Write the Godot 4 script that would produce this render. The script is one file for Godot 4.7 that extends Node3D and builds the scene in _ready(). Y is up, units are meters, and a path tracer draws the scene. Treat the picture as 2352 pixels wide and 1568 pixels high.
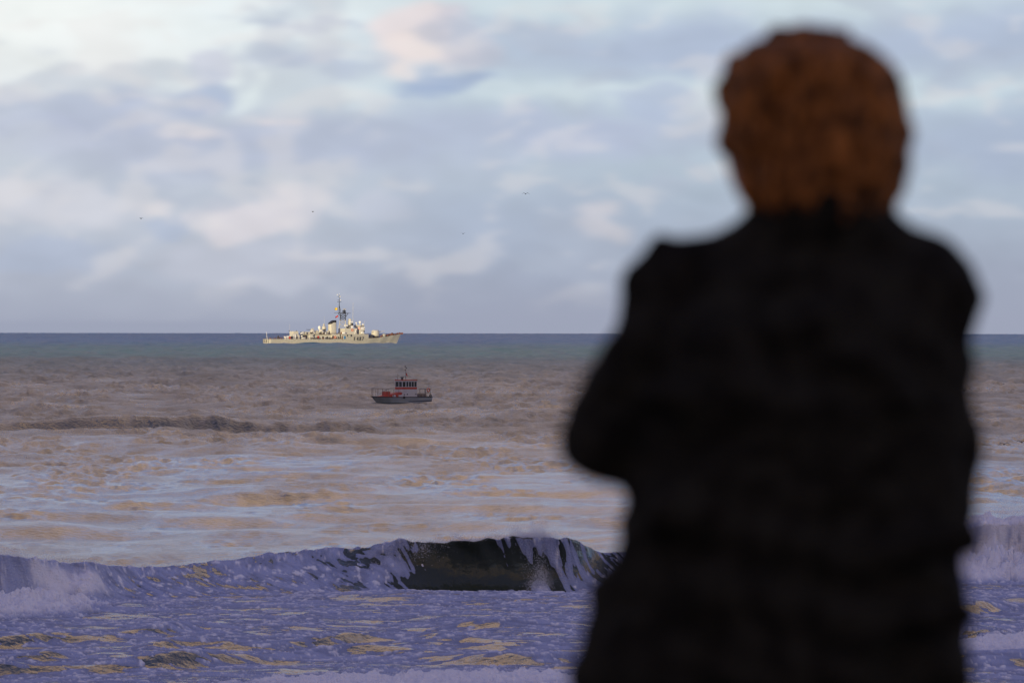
extends Node3D
# A telephoto view over surf, a harbour boat and a frigate on the horizon, past the back of a person on a promenade.
# World: camera above the origin looking along -z, sea level y = 0 at the shore; the sea follows the earth's curve.

const EYE := 15.0
const RAD := 7.653e-5          # metres across per metre of distance, for one unit of the angle scale "u" used to lay out columns
const EARTH := 6371000.0

var M := {}
var rng := RandomNumberGenerator.new()
var names := {}

func _ready() -> void:
	rng.seed = 20231
	# ---- camera
	var cam := Camera3D.new()
	cam.name = "camera"
	var lens := CameraAttributesPhysical.new()
	lens.frustum_focal_length = 200.0
	lens.frustum_focus_distance = 1500.0
	lens.frustum_near = 0.1
	lens.frustum_far = 60000.0
	lens.exposure_aperture = 7.1
	cam.attributes = lens
	cam.fov = rad_to_deg(2.0 * atan(0.06))
	cam.near = 0.1
	cam.far = 60000.0
	cam.position = Vector3(0, EYE, 0)
	cam.rotation = Vector3(-0.0035, 0, 0.0012)
	add_child(cam)
	cam.current = true
	# ---- sky
	var env := Environment.new()
	env.background_mode = Environment.BG_SKY
	var sky := Sky.new()
	var pano := PanoramaSkyMaterial.new()
	pano.panorama = make_sky()
	sky.sky_material = pano
	env.sky = sky
	env.tonemap_mode = Environment.TONE_MAPPER_LINEAR
	env.tonemap_exposure = 1.0
	env.sdfgi_enabled = true
	env.ssao_enabled = true
	env.ssil_enabled = true
	var we := WorldEnvironment.new()
	we.name = "world_environment"
	we.environment = env
	add_child(we)
	# ---- sun: low, behind the camera and to its left
	var sun := DirectionalLight3D.new()
	sun.name = "sun"
	sun.light_color = Color(1.0, 0.915, 0.72)
	sun.light_energy = SUN_ENERGY
	sun.light_angular_distance = 0.5
	sun.shadow_enabled = true
	add_child(sun)
	sun.look_at_from_position(sun_way() * 100.0, Vector3.ZERO)
	# ---- setting
	materials()
	build_land()
	build_sea()
	# ---- things
	build_frigate()
	build_boat()
	build_person()
	build_gulls()

const SUN_ENERGY := 1.45
const SUN_UP := 2.6
const SUN_LEFT := 25.0

func sun_way() -> Vector3:
	var e := deg_to_rad(SUN_UP)
	var a := deg_to_rad(SUN_LEFT)
	return Vector3(-sin(a) * cos(e), sin(e), cos(a) * cos(e))

# ------------------------------------------------------------------ helpers

func lin(r: float, g: float, b: float) -> Color:
	return Color(r, g, b).linear_to_srgb()

func mat(called: String, c: Color, rough := 0.6, metal := 0.0) -> StandardMaterial3D:
	var m := StandardMaterial3D.new()
	m.resource_name = called
	m.albedo_color = c.linear_to_srgb()
	m.roughness = rough
	m.metallic = metal
	M[called] = m
	return m

func noise_image(w: int, h: int, seed_: int, freq: float, octaves: int, kind := FastNoiseLite.TYPE_SIMPLEX_SMOOTH) -> Image:
	var n := FastNoiseLite.new()
	n.noise_type = kind
	n.seed = seed_
	n.frequency = freq
	n.fractal_type = FastNoiseLite.FRACTAL_FBM
	n.fractal_octaves = octaves
	return n.get_seamless_image(w, h)

func tinted(img: Image, a: Color, b: Color, lo := 0.0, hi := 1.0) -> ImageTexture:
	# a colour texture running from a to b (linear colours) with the image's brightness
	var w := img.get_width()
	var h := img.get_height()
	var g := img.duplicate() as Image
	g.convert(Image.FORMAT_L8)
	var src := g.get_data()
	var out := PackedByteArray()
	out.resize(w * h * 3)
	var table := PackedByteArray()
	table.resize(768)
	for i in 256:
		var c := a.lerp(b, clampf((i / 255.0 - lo) / (hi - lo), 0, 1)).linear_to_srgb()
		table[i * 3] = int(clampf(c.r, 0, 1) * 255)
		table[i * 3 + 1] = int(clampf(c.g, 0, 1) * 255)
		table[i * 3 + 2] = int(clampf(c.b, 0, 1) * 255)
	for i in w * h:
		var k := src[i] * 3
		out[i * 3] = table[k]
		out[i * 3 + 1] = table[k + 1]
		out[i * 3 + 2] = table[k + 2]
	return ImageTexture.create_from_image(Image.create_from_data(w, h, false, Image.FORMAT_RGB8, out))

func normal_texture(img: Image, strength: float) -> ImageTexture:
	var g := img.duplicate() as Image
	g.convert(Image.FORMAT_RGBA8)
	g.bump_map_to_normal_map(strength)
	return ImageTexture.create_from_image(g)

func numbered(called: String) -> String:
	var n: int = names.get(called, 0)
	names[called] = n + 1
	return called if n == 0 else "%s_%03d" % [called, n]

func thing(called: String, label: String, category: String, at := Vector3.ZERO, group := "") -> Node3D:
	var o := Node3D.new()
	o.name = numbered(called)
	add_child(o)
	o.position = at
	o.set_meta("label", label)
	o.set_meta("category", category)
	if group:
		o.set_meta("group", group)
	return o

func begin(smooth := false) -> SurfaceTool:
	var st := SurfaceTool.new()
	st.begin(Mesh.PRIMITIVE_TRIANGLES)
	st.set_smooth_group(0 if smooth else -1)
	return st

func part(called: String, st: SurfaceTool, m: Material, parent: Node3D) -> MeshInstance3D:
	st.generate_normals()
	var o := MeshInstance3D.new()
	o.name = called
	o.mesh = st.commit()
	o.material_override = m
	o.cast_shadow = GeometryInstance3D.SHADOW_CASTING_SETTING_ON
	parent.add_child(o, true)
	return o

func mesh_part(called: String, mesh: Mesh, m: Material, parent: Node3D) -> MeshInstance3D:
	var o := MeshInstance3D.new()
	o.name = called
	o.mesh = mesh
	o.material_override = m
	parent.add_child(o, true)
	return o

func tri(st: SurfaceTool, a: Vector3, b: Vector3, c: Vector3, out: Vector3) -> void:
	if (b - a).cross(c - a).dot(out) > 0.0:
		st.add_vertex(a); st.add_vertex(c); st.add_vertex(b)
	else:
		st.add_vertex(a); st.add_vertex(b); st.add_vertex(c)

func quad(st: SurfaceTool, a: Vector3, b: Vector3, c: Vector3, d: Vector3, out: Vector3) -> void:
	tri(st, a, b, c, out)
	tri(st, a, c, d, out)

func box(st: SurfaceTool, lo: Vector3, hi: Vector3, taper := Vector2.ONE, bevel := 0.0) -> void:
	# a box from lo to hi whose top is scaled by taper about its middle, with its upright edges cut by bevel
	var c := (lo + hi) / 2.0
	var h := (hi - lo) / 2.0
	var ring: Array[Vector2] = []
	if bevel > 0.0:
		ring = [Vector2(-h.x + bevel, -h.z), Vector2(h.x - bevel, -h.z), Vector2(h.x, -h.z + bevel), Vector2(h.x, h.z - bevel), Vector2(h.x - bevel, h.z), Vector2(-h.x + bevel, h.z), Vector2(-h.x, h.z - bevel), Vector2(-h.x, -h.z + bevel)]
	else:
		ring = [Vector2(-h.x, -h.z), Vector2(h.x, -h.z), Vector2(h.x, h.z), Vector2(-h.x, h.z)]
	prism(st, ring, c, lo.y, hi.y, taper)

func prism(st: SurfaceTool, ring: Array[Vector2], c: Vector3, y0: float, y1: float, taper := Vector2.ONE) -> void:
	var n := ring.size()
	var top: Array[Vector3] = []
	var low: Array[Vector3] = []
	for p in ring:
		low.append(Vector3(c.x + p.x, y0, c.z + p.y))
		top.append(Vector3(c.x + p.x * taper.x, y1, c.z + p.y * taper.y))
	var mid := Vector3(c.x, (y0 + y1) / 2.0, c.z)
	for i in n:
		var j := (i + 1) % n
		quad(st, low[i], low[j], top[j], top[i], (low[i] + top[j]) / 2.0 - mid)
	for i in range(1, n - 1):
		tri(st, top[0], top[i], top[i + 1], Vector3.UP)
		tri(st, low[0], low[i], low[i + 1], Vector3.DOWN)

func tube(st: SurfaceTool, a: Vector3, b: Vector3, ra: float, rb := -1.0, n := 8, caps := true) -> void:
	if rb < 0.0:
		rb = ra
	var ax := (b - a).normalized()
	var sx := ax.cross(Vector3.UP if absf(ax.y) < 0.9 else Vector3.RIGHT).normalized()
	var sy := ax.cross(sx)
	for i in n:
		var t0 := TAU * i / n
		var t1 := TAU * (i + 1) / n
		var d0 := sx * cos(t0) + sy * sin(t0)
		var d1 := sx * cos(t1) + sy * sin(t1)
		quad(st, a + d0 * ra, a + d1 * ra, b + d1 * rb, b + d0 * rb, d0 + d1)
		if caps:
			tri(st, a, a + d0 * ra, a + d1 * ra, -ax)
			tri(st, b, b + d0 * rb, b + d1 * rb, ax)

func lathe(st: SurfaceTool, at: Vector3, profile: Array[Vector2], n := 16, squash := 1.0) -> void:
	# profile: (radius, height) from the bottom up
	for k in profile.size() - 1:
		var p := profile[k]
		var q := profile[k + 1]
		var up := -(q.x - p.x)
		var side := q.y - p.y
		for i in n:
			var t0 := TAU * i / n
			var t1 := TAU * (i + 1) / n
			var d0 := Vector3(cos(t0), 0, sin(t0) * squash)
			var d1 := Vector3(cos(t1), 0, sin(t1) * squash)
			quad(st, at + d0 * p.x + Vector3.UP * p.y, at + d1 * p.x + Vector3.UP * p.y, at + d1 * q.x + Vector3.UP * q.y, at + d0 * q.x + Vector3.UP * q.y, (d0 + d1) * side + Vector3.UP * up * 2.0)

func ball(st: SurfaceTool, at: Vector3, r: float, n := 12) -> void:
	var pr: Array[Vector2] = []
	for k in n / 2 + 1:
		var a := -PI / 2 + PI * k / (n / 2)
		pr.append(Vector2(maxf(cos(a), 0.0005) * r, sin(a) * r))
	lathe(st, at, pr, n)

func ring(st: SurfaceTool, at: Vector3, axis_a: Vector3, axis_b: Vector3, r: float, t: float, n := 18, m := 8) -> void:
	var ax := axis_a.cross(axis_b)
	for i in n:
		for j in m:
			var p: Array[Vector3] = []
			var o := Vector3.ZERO
			for q in [[i, j], [i + 1, j], [i + 1, j + 1], [i, j + 1]]:
				var a: float = TAU * q[0] / n
				var b: float = TAU * q[1] / m
				var d := axis_a * cos(a) + axis_b * sin(a)
				var nn := d * cos(b) + ax * sin(b)
				o += nn
				p.append(at + d * r + nn * t)
			quad(st, p[0], p[1], p[2], p[3], o)

func pick(xs: PackedFloat32Array, ys: PackedFloat32Array, x: float) -> float:
	# piecewise linear, eased between its points
	var n := xs.size()
	if x <= xs[0]:
		return ys[0]
	for i in range(1, n):
		if x <= xs[i]:
			var t := (x - xs[i - 1]) / (xs[i] - xs[i - 1])
			t = t * t * (3.0 - 2.0 * t)
			return ys[i - 1] + (ys[i] - ys[i - 1]) * t
	return ys[n - 1]

func step(a: float, b: float, x: float) -> float:
	var t := clampf((x - a) / (b - a), 0.0, 1.0)
	return t * t * (3.0 - 2.0 * t)

func sea_drop(d: float) -> float:
	return -d * d / (2.0 * EARTH)

# ------------------------------------------------------------------ sky

var sn: FastNoiseLite
var sn2: FastNoiseLite
var sn3: FastNoiseLite
var puffs: Array = []

func srgb8(r: float, g: float, b: float) -> Vector3:
	var c := Color(r / 255.0, g / 255.0, b / 255.0).srgb_to_linear()
	return Vector3(c.r, c.g, c.b)

var sky_el := PackedFloat32Array([0.0, 0.5, 1.2, 2.2, 3.3, 4.4, 8.0, 14.0, 24.0, 45.0, 90.0])
var sky_cols: Array[Vector3] = []
var c_lav: Vector3
var c_warm: Vector3
var c_peach: Vector3
var c_rose: Vector3
var c_grey: Vector3

func sky_setup() -> void:
	sn = FastNoiseLite.new(); sn.seed = 11; sn.frequency = 1.0
	sn.fractal_type = FastNoiseLite.FRACTAL_FBM; sn.fractal_octaves = 5; sn.fractal_gain = 0.55
	sn2 = FastNoiseLite.new(); sn2.seed = 29; sn2.frequency = 1.0
	sn2.fractal_type = FastNoiseLite.FRACTAL_FBM; sn2.fractal_octaves = 4
	sn3 = FastNoiseLite.new(); sn3.seed = 63; sn3.frequency = 1.0
	sn3.fractal_type = FastNoiseLite.FRACTAL_FBM; sn3.fractal_octaves = 4
	sky_cols = [srgb8(158, 164, 184), srgb8(161, 169, 188), srgb8(173, 186, 203), srgb8(192, 208, 219), srgb8(208, 222, 229), srgb8(132, 174, 236), srgb8(126, 168, 236), srgb8(122, 157, 220), srgb8(104, 132, 194), srgb8(84, 112, 186), srgb8(66, 92, 172)]
	c_lav = srgb8(180, 189, 206)
	c_warm = srgb8(222, 217, 216)
	c_peach = srgb8(255, 213, 162) * 1.5
	c_rose = srgb8(240, 190, 146)
	c_grey = srgb8(158, 172, 203)
	# single clouds: azimuth and height in degrees, half sizes, colour, strength
	var px := func(u: float, v: float, su: float, sv: float, c: Vector3, k: float) -> void:
		puffs.append([rad_to_deg((u - 1176.0) * RAD), rad_to_deg((738.0 - v) * RAD), rad_to_deg(su * RAD), rad_to_deg(sv * RAD), c, k, 0.25 if su > 200.0 else 0.75, 1.8 if su > 200.0 else 1.35])
	var white := srgb8(243, 247, 245)
	px.call(120, 80, 600, 230, white, 0.95)
	px.call(250, 430, 700, 230, srgb8(201, 206, 217), 0.6)
	px.call(640, 60, 330, 90, srgb8(228, 238, 242), 0.6)
	px.call(620, 205, 260, 45, srgb8(224, 236, 238), 0.6)
	px.call(700, 65, 190, 12, srgb8(186, 196, 216), 0.6)
	px.call(720, 132, 210, 16, srgb8(184, 194, 215), 0.75)
	px.call(1700, 110, 640, 66, srgb8(176, 189, 212), 0.95)
	px.call(2300, 90, 300, 80, srgb8(176, 189, 212), 0.8)
	px.call(1500, 212, 430, 24, srgb8(208, 221, 228), 0.85)
	px.call(2260, 222, 260, 30, srgb8(202, 217, 226), 0.85)
	px.call(2250, 330, 330, 70, srgb8(166, 178, 203), 0.7)
	px.call(1000, 80, 100, 70, srgb8(231, 222, 224), 0.95)
	px.call(975, 120, 45, 40, srgb8(238, 226, 222), 0.6)
	px.call(1090, 90, 60, 60, srgb8(205, 205, 218), 0.6)
	px.call(1065, 185, 85, 26, srgb8(164, 180, 208), 0.85)
	px.call(1020, 210, 50, 22, srgb8(160, 178, 208), 0.7)
	px.call(415, 165, 45, 30, srgb8(205, 209, 224), 0.8)
	px.call(445, 225, 55, 40, srgb8(172, 187, 214), 0.85)
	px.call(250, 265, 130, 45, srgb8(184, 194, 216), 0.8)
	px.call(60, 275, 70, 40, srgb8(190, 199, 219), 0.6)
	px.call(400, 320, 330, 70, srgb8(184, 191, 214), 0.75)
	px.call(850, 320, 250, 80, srgb8(180, 189, 213), 0.75)
	px.call(1350, 300, 300, 50, srgb8(180, 189, 213), 0.8)
	px.call(1560, 235, 90, 40, srgb8(178, 190, 214), 0.7)
	px.call(480, 300, 60, 18, srgb8(230, 224, 226), 0.8)
	px.call(640, 272, 40, 5, srgb8(238, 226, 226), 0.8)
	px.call(580, 500, 110, 45, srgb8(218, 214, 220), 0.85)
	px.call(680, 470, 60, 30, srgb8(215, 213, 220), 0.6)
	px.call(370, 480, 40, 22, srgb8(220, 217, 222), 0.7)
	px.call(150, 480, 160, 60, srgb8(212, 213, 222), 0.7)
	px.call(570, 600, 180, 50, srgb8(196, 200, 214), 0.6)
	px.call(1410, 505, 75, 48, srgb8(210, 207, 212), 0.9)
	px.call(860, 490, 60, 40, srgb8(202, 205, 217), 0.6)
	px.call(1150, 520, 300, 90, srgb8(172, 184, 206), 0.5)
	px.call(420, 520, 30, 20, srgb8(172, 186, 212), 0.5)
	px.call(140, 610, 140, 40, srgb8(172, 184, 208), 0.5)

func sky_color(az: float, el: float) -> Vector3:
	# az, el in degrees from the way the camera looks
	var c: Vector3 = sky_cols[10]
	for i in 10:
		if el < sky_el[i + 1]:
			c = sky_cols[i].lerp(sky_cols[i + 1], (el - sky_el[i]) / (sky_el[i + 1] - sky_el[i]))
			break
	# points on a sphere, so that the pattern closes round the sky; flattened towards the horizon as layers of cloud are
	var a := deg_to_rad(az)
	var e := deg_to_rad(el)
	var p := Vector3(cos(e) * sin(a), sin(e) * 1.9, -cos(e) * cos(a))
	# small soft clouds low in the sky
	var low := 1.0 - step(3.6, 6.0, el)
	if low > 0.0:
		var q := p * 26.0
		var w := Vector3(sn2.get_noise_3dv(q * 0.9), sn2.get_noise_3dv(q * 0.9 + Vector3(9, 3, 5)), 0.0)
		var w2 := Vector3(sn3.get_noise_3dv(q * 3.1), sn3.get_noise_3dv(q * 3.1 + Vector3(4, 7, 2)), 0.0)
		var dz := az + w.x * 0.5 + w2.x * 0.22
		var de := el + w.y * 0.2 + w2.y * 0.14
		for f in puffs:
			var x: float = (dz - f[0]) / f[2]
			if x < -2.2 or x > 2.2:
				continue
			var y: float = (de - f[1]) / f[3]
			var r := x * x + y * y
			if r < 4.0:
				c = c.lerp(f[4], f[5] * (1.0 - step(f[6], f[7], sqrt(r))))
		var n := sn.get_noise_3dv(q * 1.15 + w * 0.6)
		var m := sn3.get_noise_3dv(q * 2.3 - w)
		var k := step(0.0, 0.6, el) * low
		c = c.lerp(c_lav, 0.45 * step(0.04, 0.26, n) * k)
		c = c.lerp(c_warm, 0.30 * step(0.14, 0.36, m + n * 0.4) * k * (1.0 - step(2.9, 3.8, el)))
		c *= 1.0 + (0.08 * m + 0.06 * w2.x) * k
	# banks of cloud higher up, warm where the low sun reaches them
	var high := step(6.8, 9.6, el)
	if high > 0.0:
		var q := Vector3(p.x, p.y * (2.0 - 0.8 * step(8.0, 30.0, el)), p.z) * 5.0
		var n := sn.get_noise_3dv(q)
		var m := sn2.get_noise_3dv(q * 1.7 + Vector3(3, 8, 1))
		var fade := 1.0 - step(22.0, 42.0, el)
		var cover := step(-0.04, 0.09, n + 0.06 * fade) * high * (0.25 + 0.75 * fade)
		c = c.lerp(c_rose.lerp(c_peach, step(-0.12, 0.20, m)), cover * 0.92)
		c = c.lerp(c_grey, 0.35 * step(0.1, 0.4, m - n) * high)
	return c

func make_sky() -> ImageTexture:
	sky_setup()
	var W := 4096
	var H := 4096
	var w := 1024
	var h := 512
	# everywhere at a quarter of the size, then the fine part of the sky at the full one: the same function
	var small := Image.create(w, h, false, Image.FORMAT_RGBF)
	for j in h / 2 + 2:
		var el := maxf(0.0, 90.0 - (j + 0.5) * 180.0 / h)
		for i in w:
			var c := sky_color((i + 0.5) * 360.0 / w - 180.0, el)
			small.set_pixel(i, j, Color(c.x, c.y, c.z))
	var edge := sky_cols[0]
	for j in range(h / 2 + 2, h):
		for i in w:
			small.set_pixel(i, j, Color(edge.x, edge.y, edge.z))
	small.resize(W, H, Image.INTERPOLATE_CUBIC)
	for j in range(int(H * 0.5 - 9.0 / 180.0 * H), H / 2 + 3):
		var el := maxf(0.0, 90.0 - (j + 0.5) * 180.0 / H)
		for i in range(int(W * 0.5 - 24.0 / 360.0 * W), int(W * 0.5 + 24.0 / 360.0 * W)):
			var c := sky_color((i + 0.5) * 360.0 / W - 180.0, el)
			small.set_pixel(i, j, Color(c.x, c.y, c.z))
	# below the horizon: quarter and half values row by row, whose plain average is the colour of the lowest sky
	var part_sum := Vector3.ZERO
	for j in range(H / 2 + 3, H):
		part_sum += (edge - Vector3(0.25, 0.25, 0.25)) * 4.0
		var on := Vector3(1 if part_sum.x >= 1.0 else 0, 1 if part_sum.y >= 1.0 else 0, 1 if part_sum.z >= 1.0 else 0)
		part_sum -= on
		small.fill_rect(Rect2i(0, j, W, 1), Color(0.25 + 0.25 * on.x, 0.25 + 0.25 * on.y, 0.25 + 0.25 * on.z))
	# a panorama begins along -z
	var img := Image.create(W, H, false, Image.FORMAT_RGBF)
	img.blit_rect(small, Rect2i(W / 2, 0, W / 2, H), Vector2i.ZERO)
	img.blit_rect(small, Rect2i(0, 0, W / 2, H), Vector2i(W / 2, 0))
	return ImageTexture.create_from_image(img)

# ------------------------------------------------------------------ materials and land

func materials() -> void:
	# water: the finest waves are told by roughness, calm in slicks and rougher where the wind reaches
	var ripples := normal_texture(noise_image(1024, 1024, 5, 0.010, 4), 22.0)
	for k in CALM:
		var t := float(k) / (CALM - 1)
		var w := mat("water_%d" % k, Color.WHITE, lerpf(0.16, 0.46, t))
		water_look(w, ripples, lerpf(0.2, 1.0, t))
	var f := mat("foam", Color.WHITE, 0.95)
	f.albedo_color = Color.WHITE
	f.metallic_specular = 0.1
	f.vertex_color_use_as_albedo = true
	f.uv1_triplanar = true
	f.uv1_world_triplanar = true
	f.uv1_scale = Vector3(0.35, 0.35, 0.35)
	f.normal_enabled = true
	f.normal_texture = normal_texture(noise_image(512, 512, 8, 0.03, 4), 18.0)
	mat("spray", Color(0.72, 0.74, 0.76), 0.95).metallic_specular = 0.1
	var s := mat("sand", Color(0.30, 0.24, 0.17), 0.95)
	s.uv1_triplanar = true
	s.uv1_world_triplanar = true
	s.uv1_scale = Vector3(0.12, 0.12, 0.12)
	s.albedo_color = Color.WHITE
	s.albedo_texture = tinted(noise_image(512, 512, 3, 0.02, 5), Color(0.22, 0.17, 0.12), Color(0.36, 0.29, 0.21), 0.3, 0.7)
	var c := mat("paving", Color(0.25, 0.24, 0.22), 0.9)
	c.uv1_triplanar = true
	c.uv1_world_triplanar = true
	c.uv1_scale = Vector3(0.5, 0.5, 0.5)
	c.albedo_color = Color.WHITE
	c.albedo_texture = tinted(noise_image(512, 512, 4, 0.05, 5), Color(0.16, 0.15, 0.14), Color(0.30, 0.29, 0.27), 0.3, 0.7)
	var g := mat("scrub", Color(0.06, 0.07, 0.03), 0.95)
	g.uv1_triplanar = true
	g.uv1_world_triplanar = true
	g.uv1_scale = Vector3(0.03, 0.03, 0.03)
	g.albedo_color = Color.WHITE
	g.albedo_texture = tinted(noise_image(512, 512, 6, 0.04, 5), Color(0.035, 0.045, 0.02), Color(0.12, 0.10, 0.06), 0.3, 0.7)

const CALM := 12

func water_look(w: StandardMaterial3D, ripples: Texture2D, k: float) -> void:
	w.metallic_specular = 0.38
	w.vertex_color_use_as_albedo = true
	w.uv1_triplanar = true
	w.uv1_world_triplanar = true
	w.uv1_scale = Vector3(1.0 / 7.0, 1.0 / 7.0, 1.0 / 11.0)
	w.normal_enabled = true
	w.normal_texture = ripples
	w.normal_scale = k

func setting(called: String, st: SurfaceTool, m: Material) -> MeshInstance3D:
	var o := part(called, st, m, self)
	o.set_meta("kind", "structure")
	return o

const GROUND := 13.69

func build_land() -> void:
	# promenade that the person and the camera stand on, its sea wall, the bank and the beach below
	var st := begin()
	box(st, Vector3(-160, GROUND - 1.2, -10.5), Vector3(160, GROUND, 150))
	setting("promenade", st, M.paving)
	st = begin()
	box(st, Vector3(-160, 3.0, -11.2), Vector3(160, GROUND - 0.1, -10.503))
	setting("sea_wall", st, M.paving)
	st = begin(true)
	var ds := [11.2, 25.0, 60.0, 110.0, 160.0, 190.0, 215.0, 235.0]
	var ys := [6.0, 4.6, 3.4, 2.5, 1.6, 0.8, -0.3, -2.5]
	for i in ds.size() - 1:
		for k in 12:
			var x0 := -360.0 + 60.0 * k
			quad(st, Vector3(x0, ys[i], -ds[i]), Vector3(x0 + 60.0, ys[i], -ds[i]), Vector3(x0 + 60.0, ys[i + 1], -ds[i + 1]), Vector3(x0, ys[i + 1], -ds[i + 1]), Vector3.UP)
	setting("beach", st, M.sand)
	# the hill behind, whose shadow lies over the shore and the nearer sea
	st = begin(true)
	var n := FastNoiseLite.new()
	n.seed = 77
	n.frequency = 0.006
	n.fractal_octaves = 4
	var sw := sun_way()
	var back := Vector3(sw.x, 0, sw.z).normalized()
	var side := Vector3(back.z, 0, -back.x)
	var top := (2250.0 + 520.0) * tan(deg_to_rad(SUN_UP))
	var at := func(i: int, j: int) -> Vector3:
		var b := 170.0 + 40.0 * i
		var s := -1500.0 + 60.0 * j
		var t := step(170.0, 520.0, b)
		var y := GROUND - 2.0 + (top - GROUND) * pow(t, 1.2) * (1.0 - 0.7 * step(560.0, 1100.0, b))
		y *= 1.0 - 0.75 * step(900.0, 1500.0, absf(s))
		y += n.get_noise_2d(b, s) * 9.0 * t * (1.0 - 0.6 * t)
		return back * b + side * s + Vector3.UP * y
	for i in 24:
		for j in 50:
			quad(st, at.call(i, j), at.call(i + 1, j), at.call(i + 1, j + 1), at.call(i, j + 1), Vector3.UP)
	setting("hill", st, M.scrub)

# ------------------------------------------------------------------ sea

var bu := PackedFloat32Array([-400, 0, 200, 330, 520, 760, 930, 1110, 1290, 1400, 1700, 2220, 2352, 2700])
var bd := PackedFloat32Array([300, 302, 306, 311, 316, 321, 324, 325, 326, 328, 333, 338, 339, 339])       # distance of the foot of the breaking wave
var bh := PackedFloat32Array([2.3, 2.35, 2.0, 1.25, 1.45, 1.85, 2.4, 2.62, 2.45, 1.55, 1.7, 2.7, 3.0, 2.8])   # its height
var bw := PackedFloat32Array([3.0, 3.0, 4.5, 8.0, 9.0, 7.5, 4.0, 2.5, 2.6, 4.5, 5.5, 3.2, 3.0, 3.0])   # width of its front
var bc := PackedFloat32Array([0.9, 0.9, 0.7, 0.2, 0.12, 0.25, 0.75, 1.0, 0.95, 0.35, 0.2, 0.8, 0.9, 0.9])   # how far it leans over
var n_a: FastNoiseLite
var n_b: FastNoiseLite
var n_c: FastNoiseLite
var n_d: FastNoiseLite
var n_f: FastNoiseLite
var n_h: FastNoiseLite

func make_noise(seed_: int, octaves := 1, kind := FastNoiseLite.FRACTAL_FBM) -> FastNoiseLite:
	var n := FastNoiseLite.new()
	n.seed = seed_
	n.frequency = 1.0
	n.noise_type = FastNoiseLite.TYPE_SIMPLEX_SMOOTH
	n.fractal_type = kind if octaves > 1 else FastNoiseLite.FRACTAL_NONE
	n.fractal_octaves = octaves
	return n

# single swells: distance, height, width of the front, from u, to u, tilt of the line (metres per 1000 u)
var swells := [
	[772.0, 1.9, 7.0, -900.0, 1010.0, 14.0], [902.0, 0.9, 14.0, 960.0, 1330.0, -10.0], [845.0, 0.8, 12.0, 1010.0, 1420.0, 8.0],
	[700.0, 0.55, 14.0, -500.0, 600.0, 30.0], [432.0, 0.75, 10.0, -200.0, 620.0, 12.0], [405.0, 0.55, 8.0, -600.0, 330.0, 14.0], [486.0, 0.5, 9.0, 350.0, 1000.0, 10.0], [500.0, 0.6, 9.0, 1250.0, 2100.0, -8.0], [1240.0, 0.9, 22.0, -400.0, 260.0, 30.0], [2050.0, 1.6, 40.0, -600.0, 900.0, 60.0], [620.0, 0.6, 12.0, 1700.0, 2700.0, 0.0],
]

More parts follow.
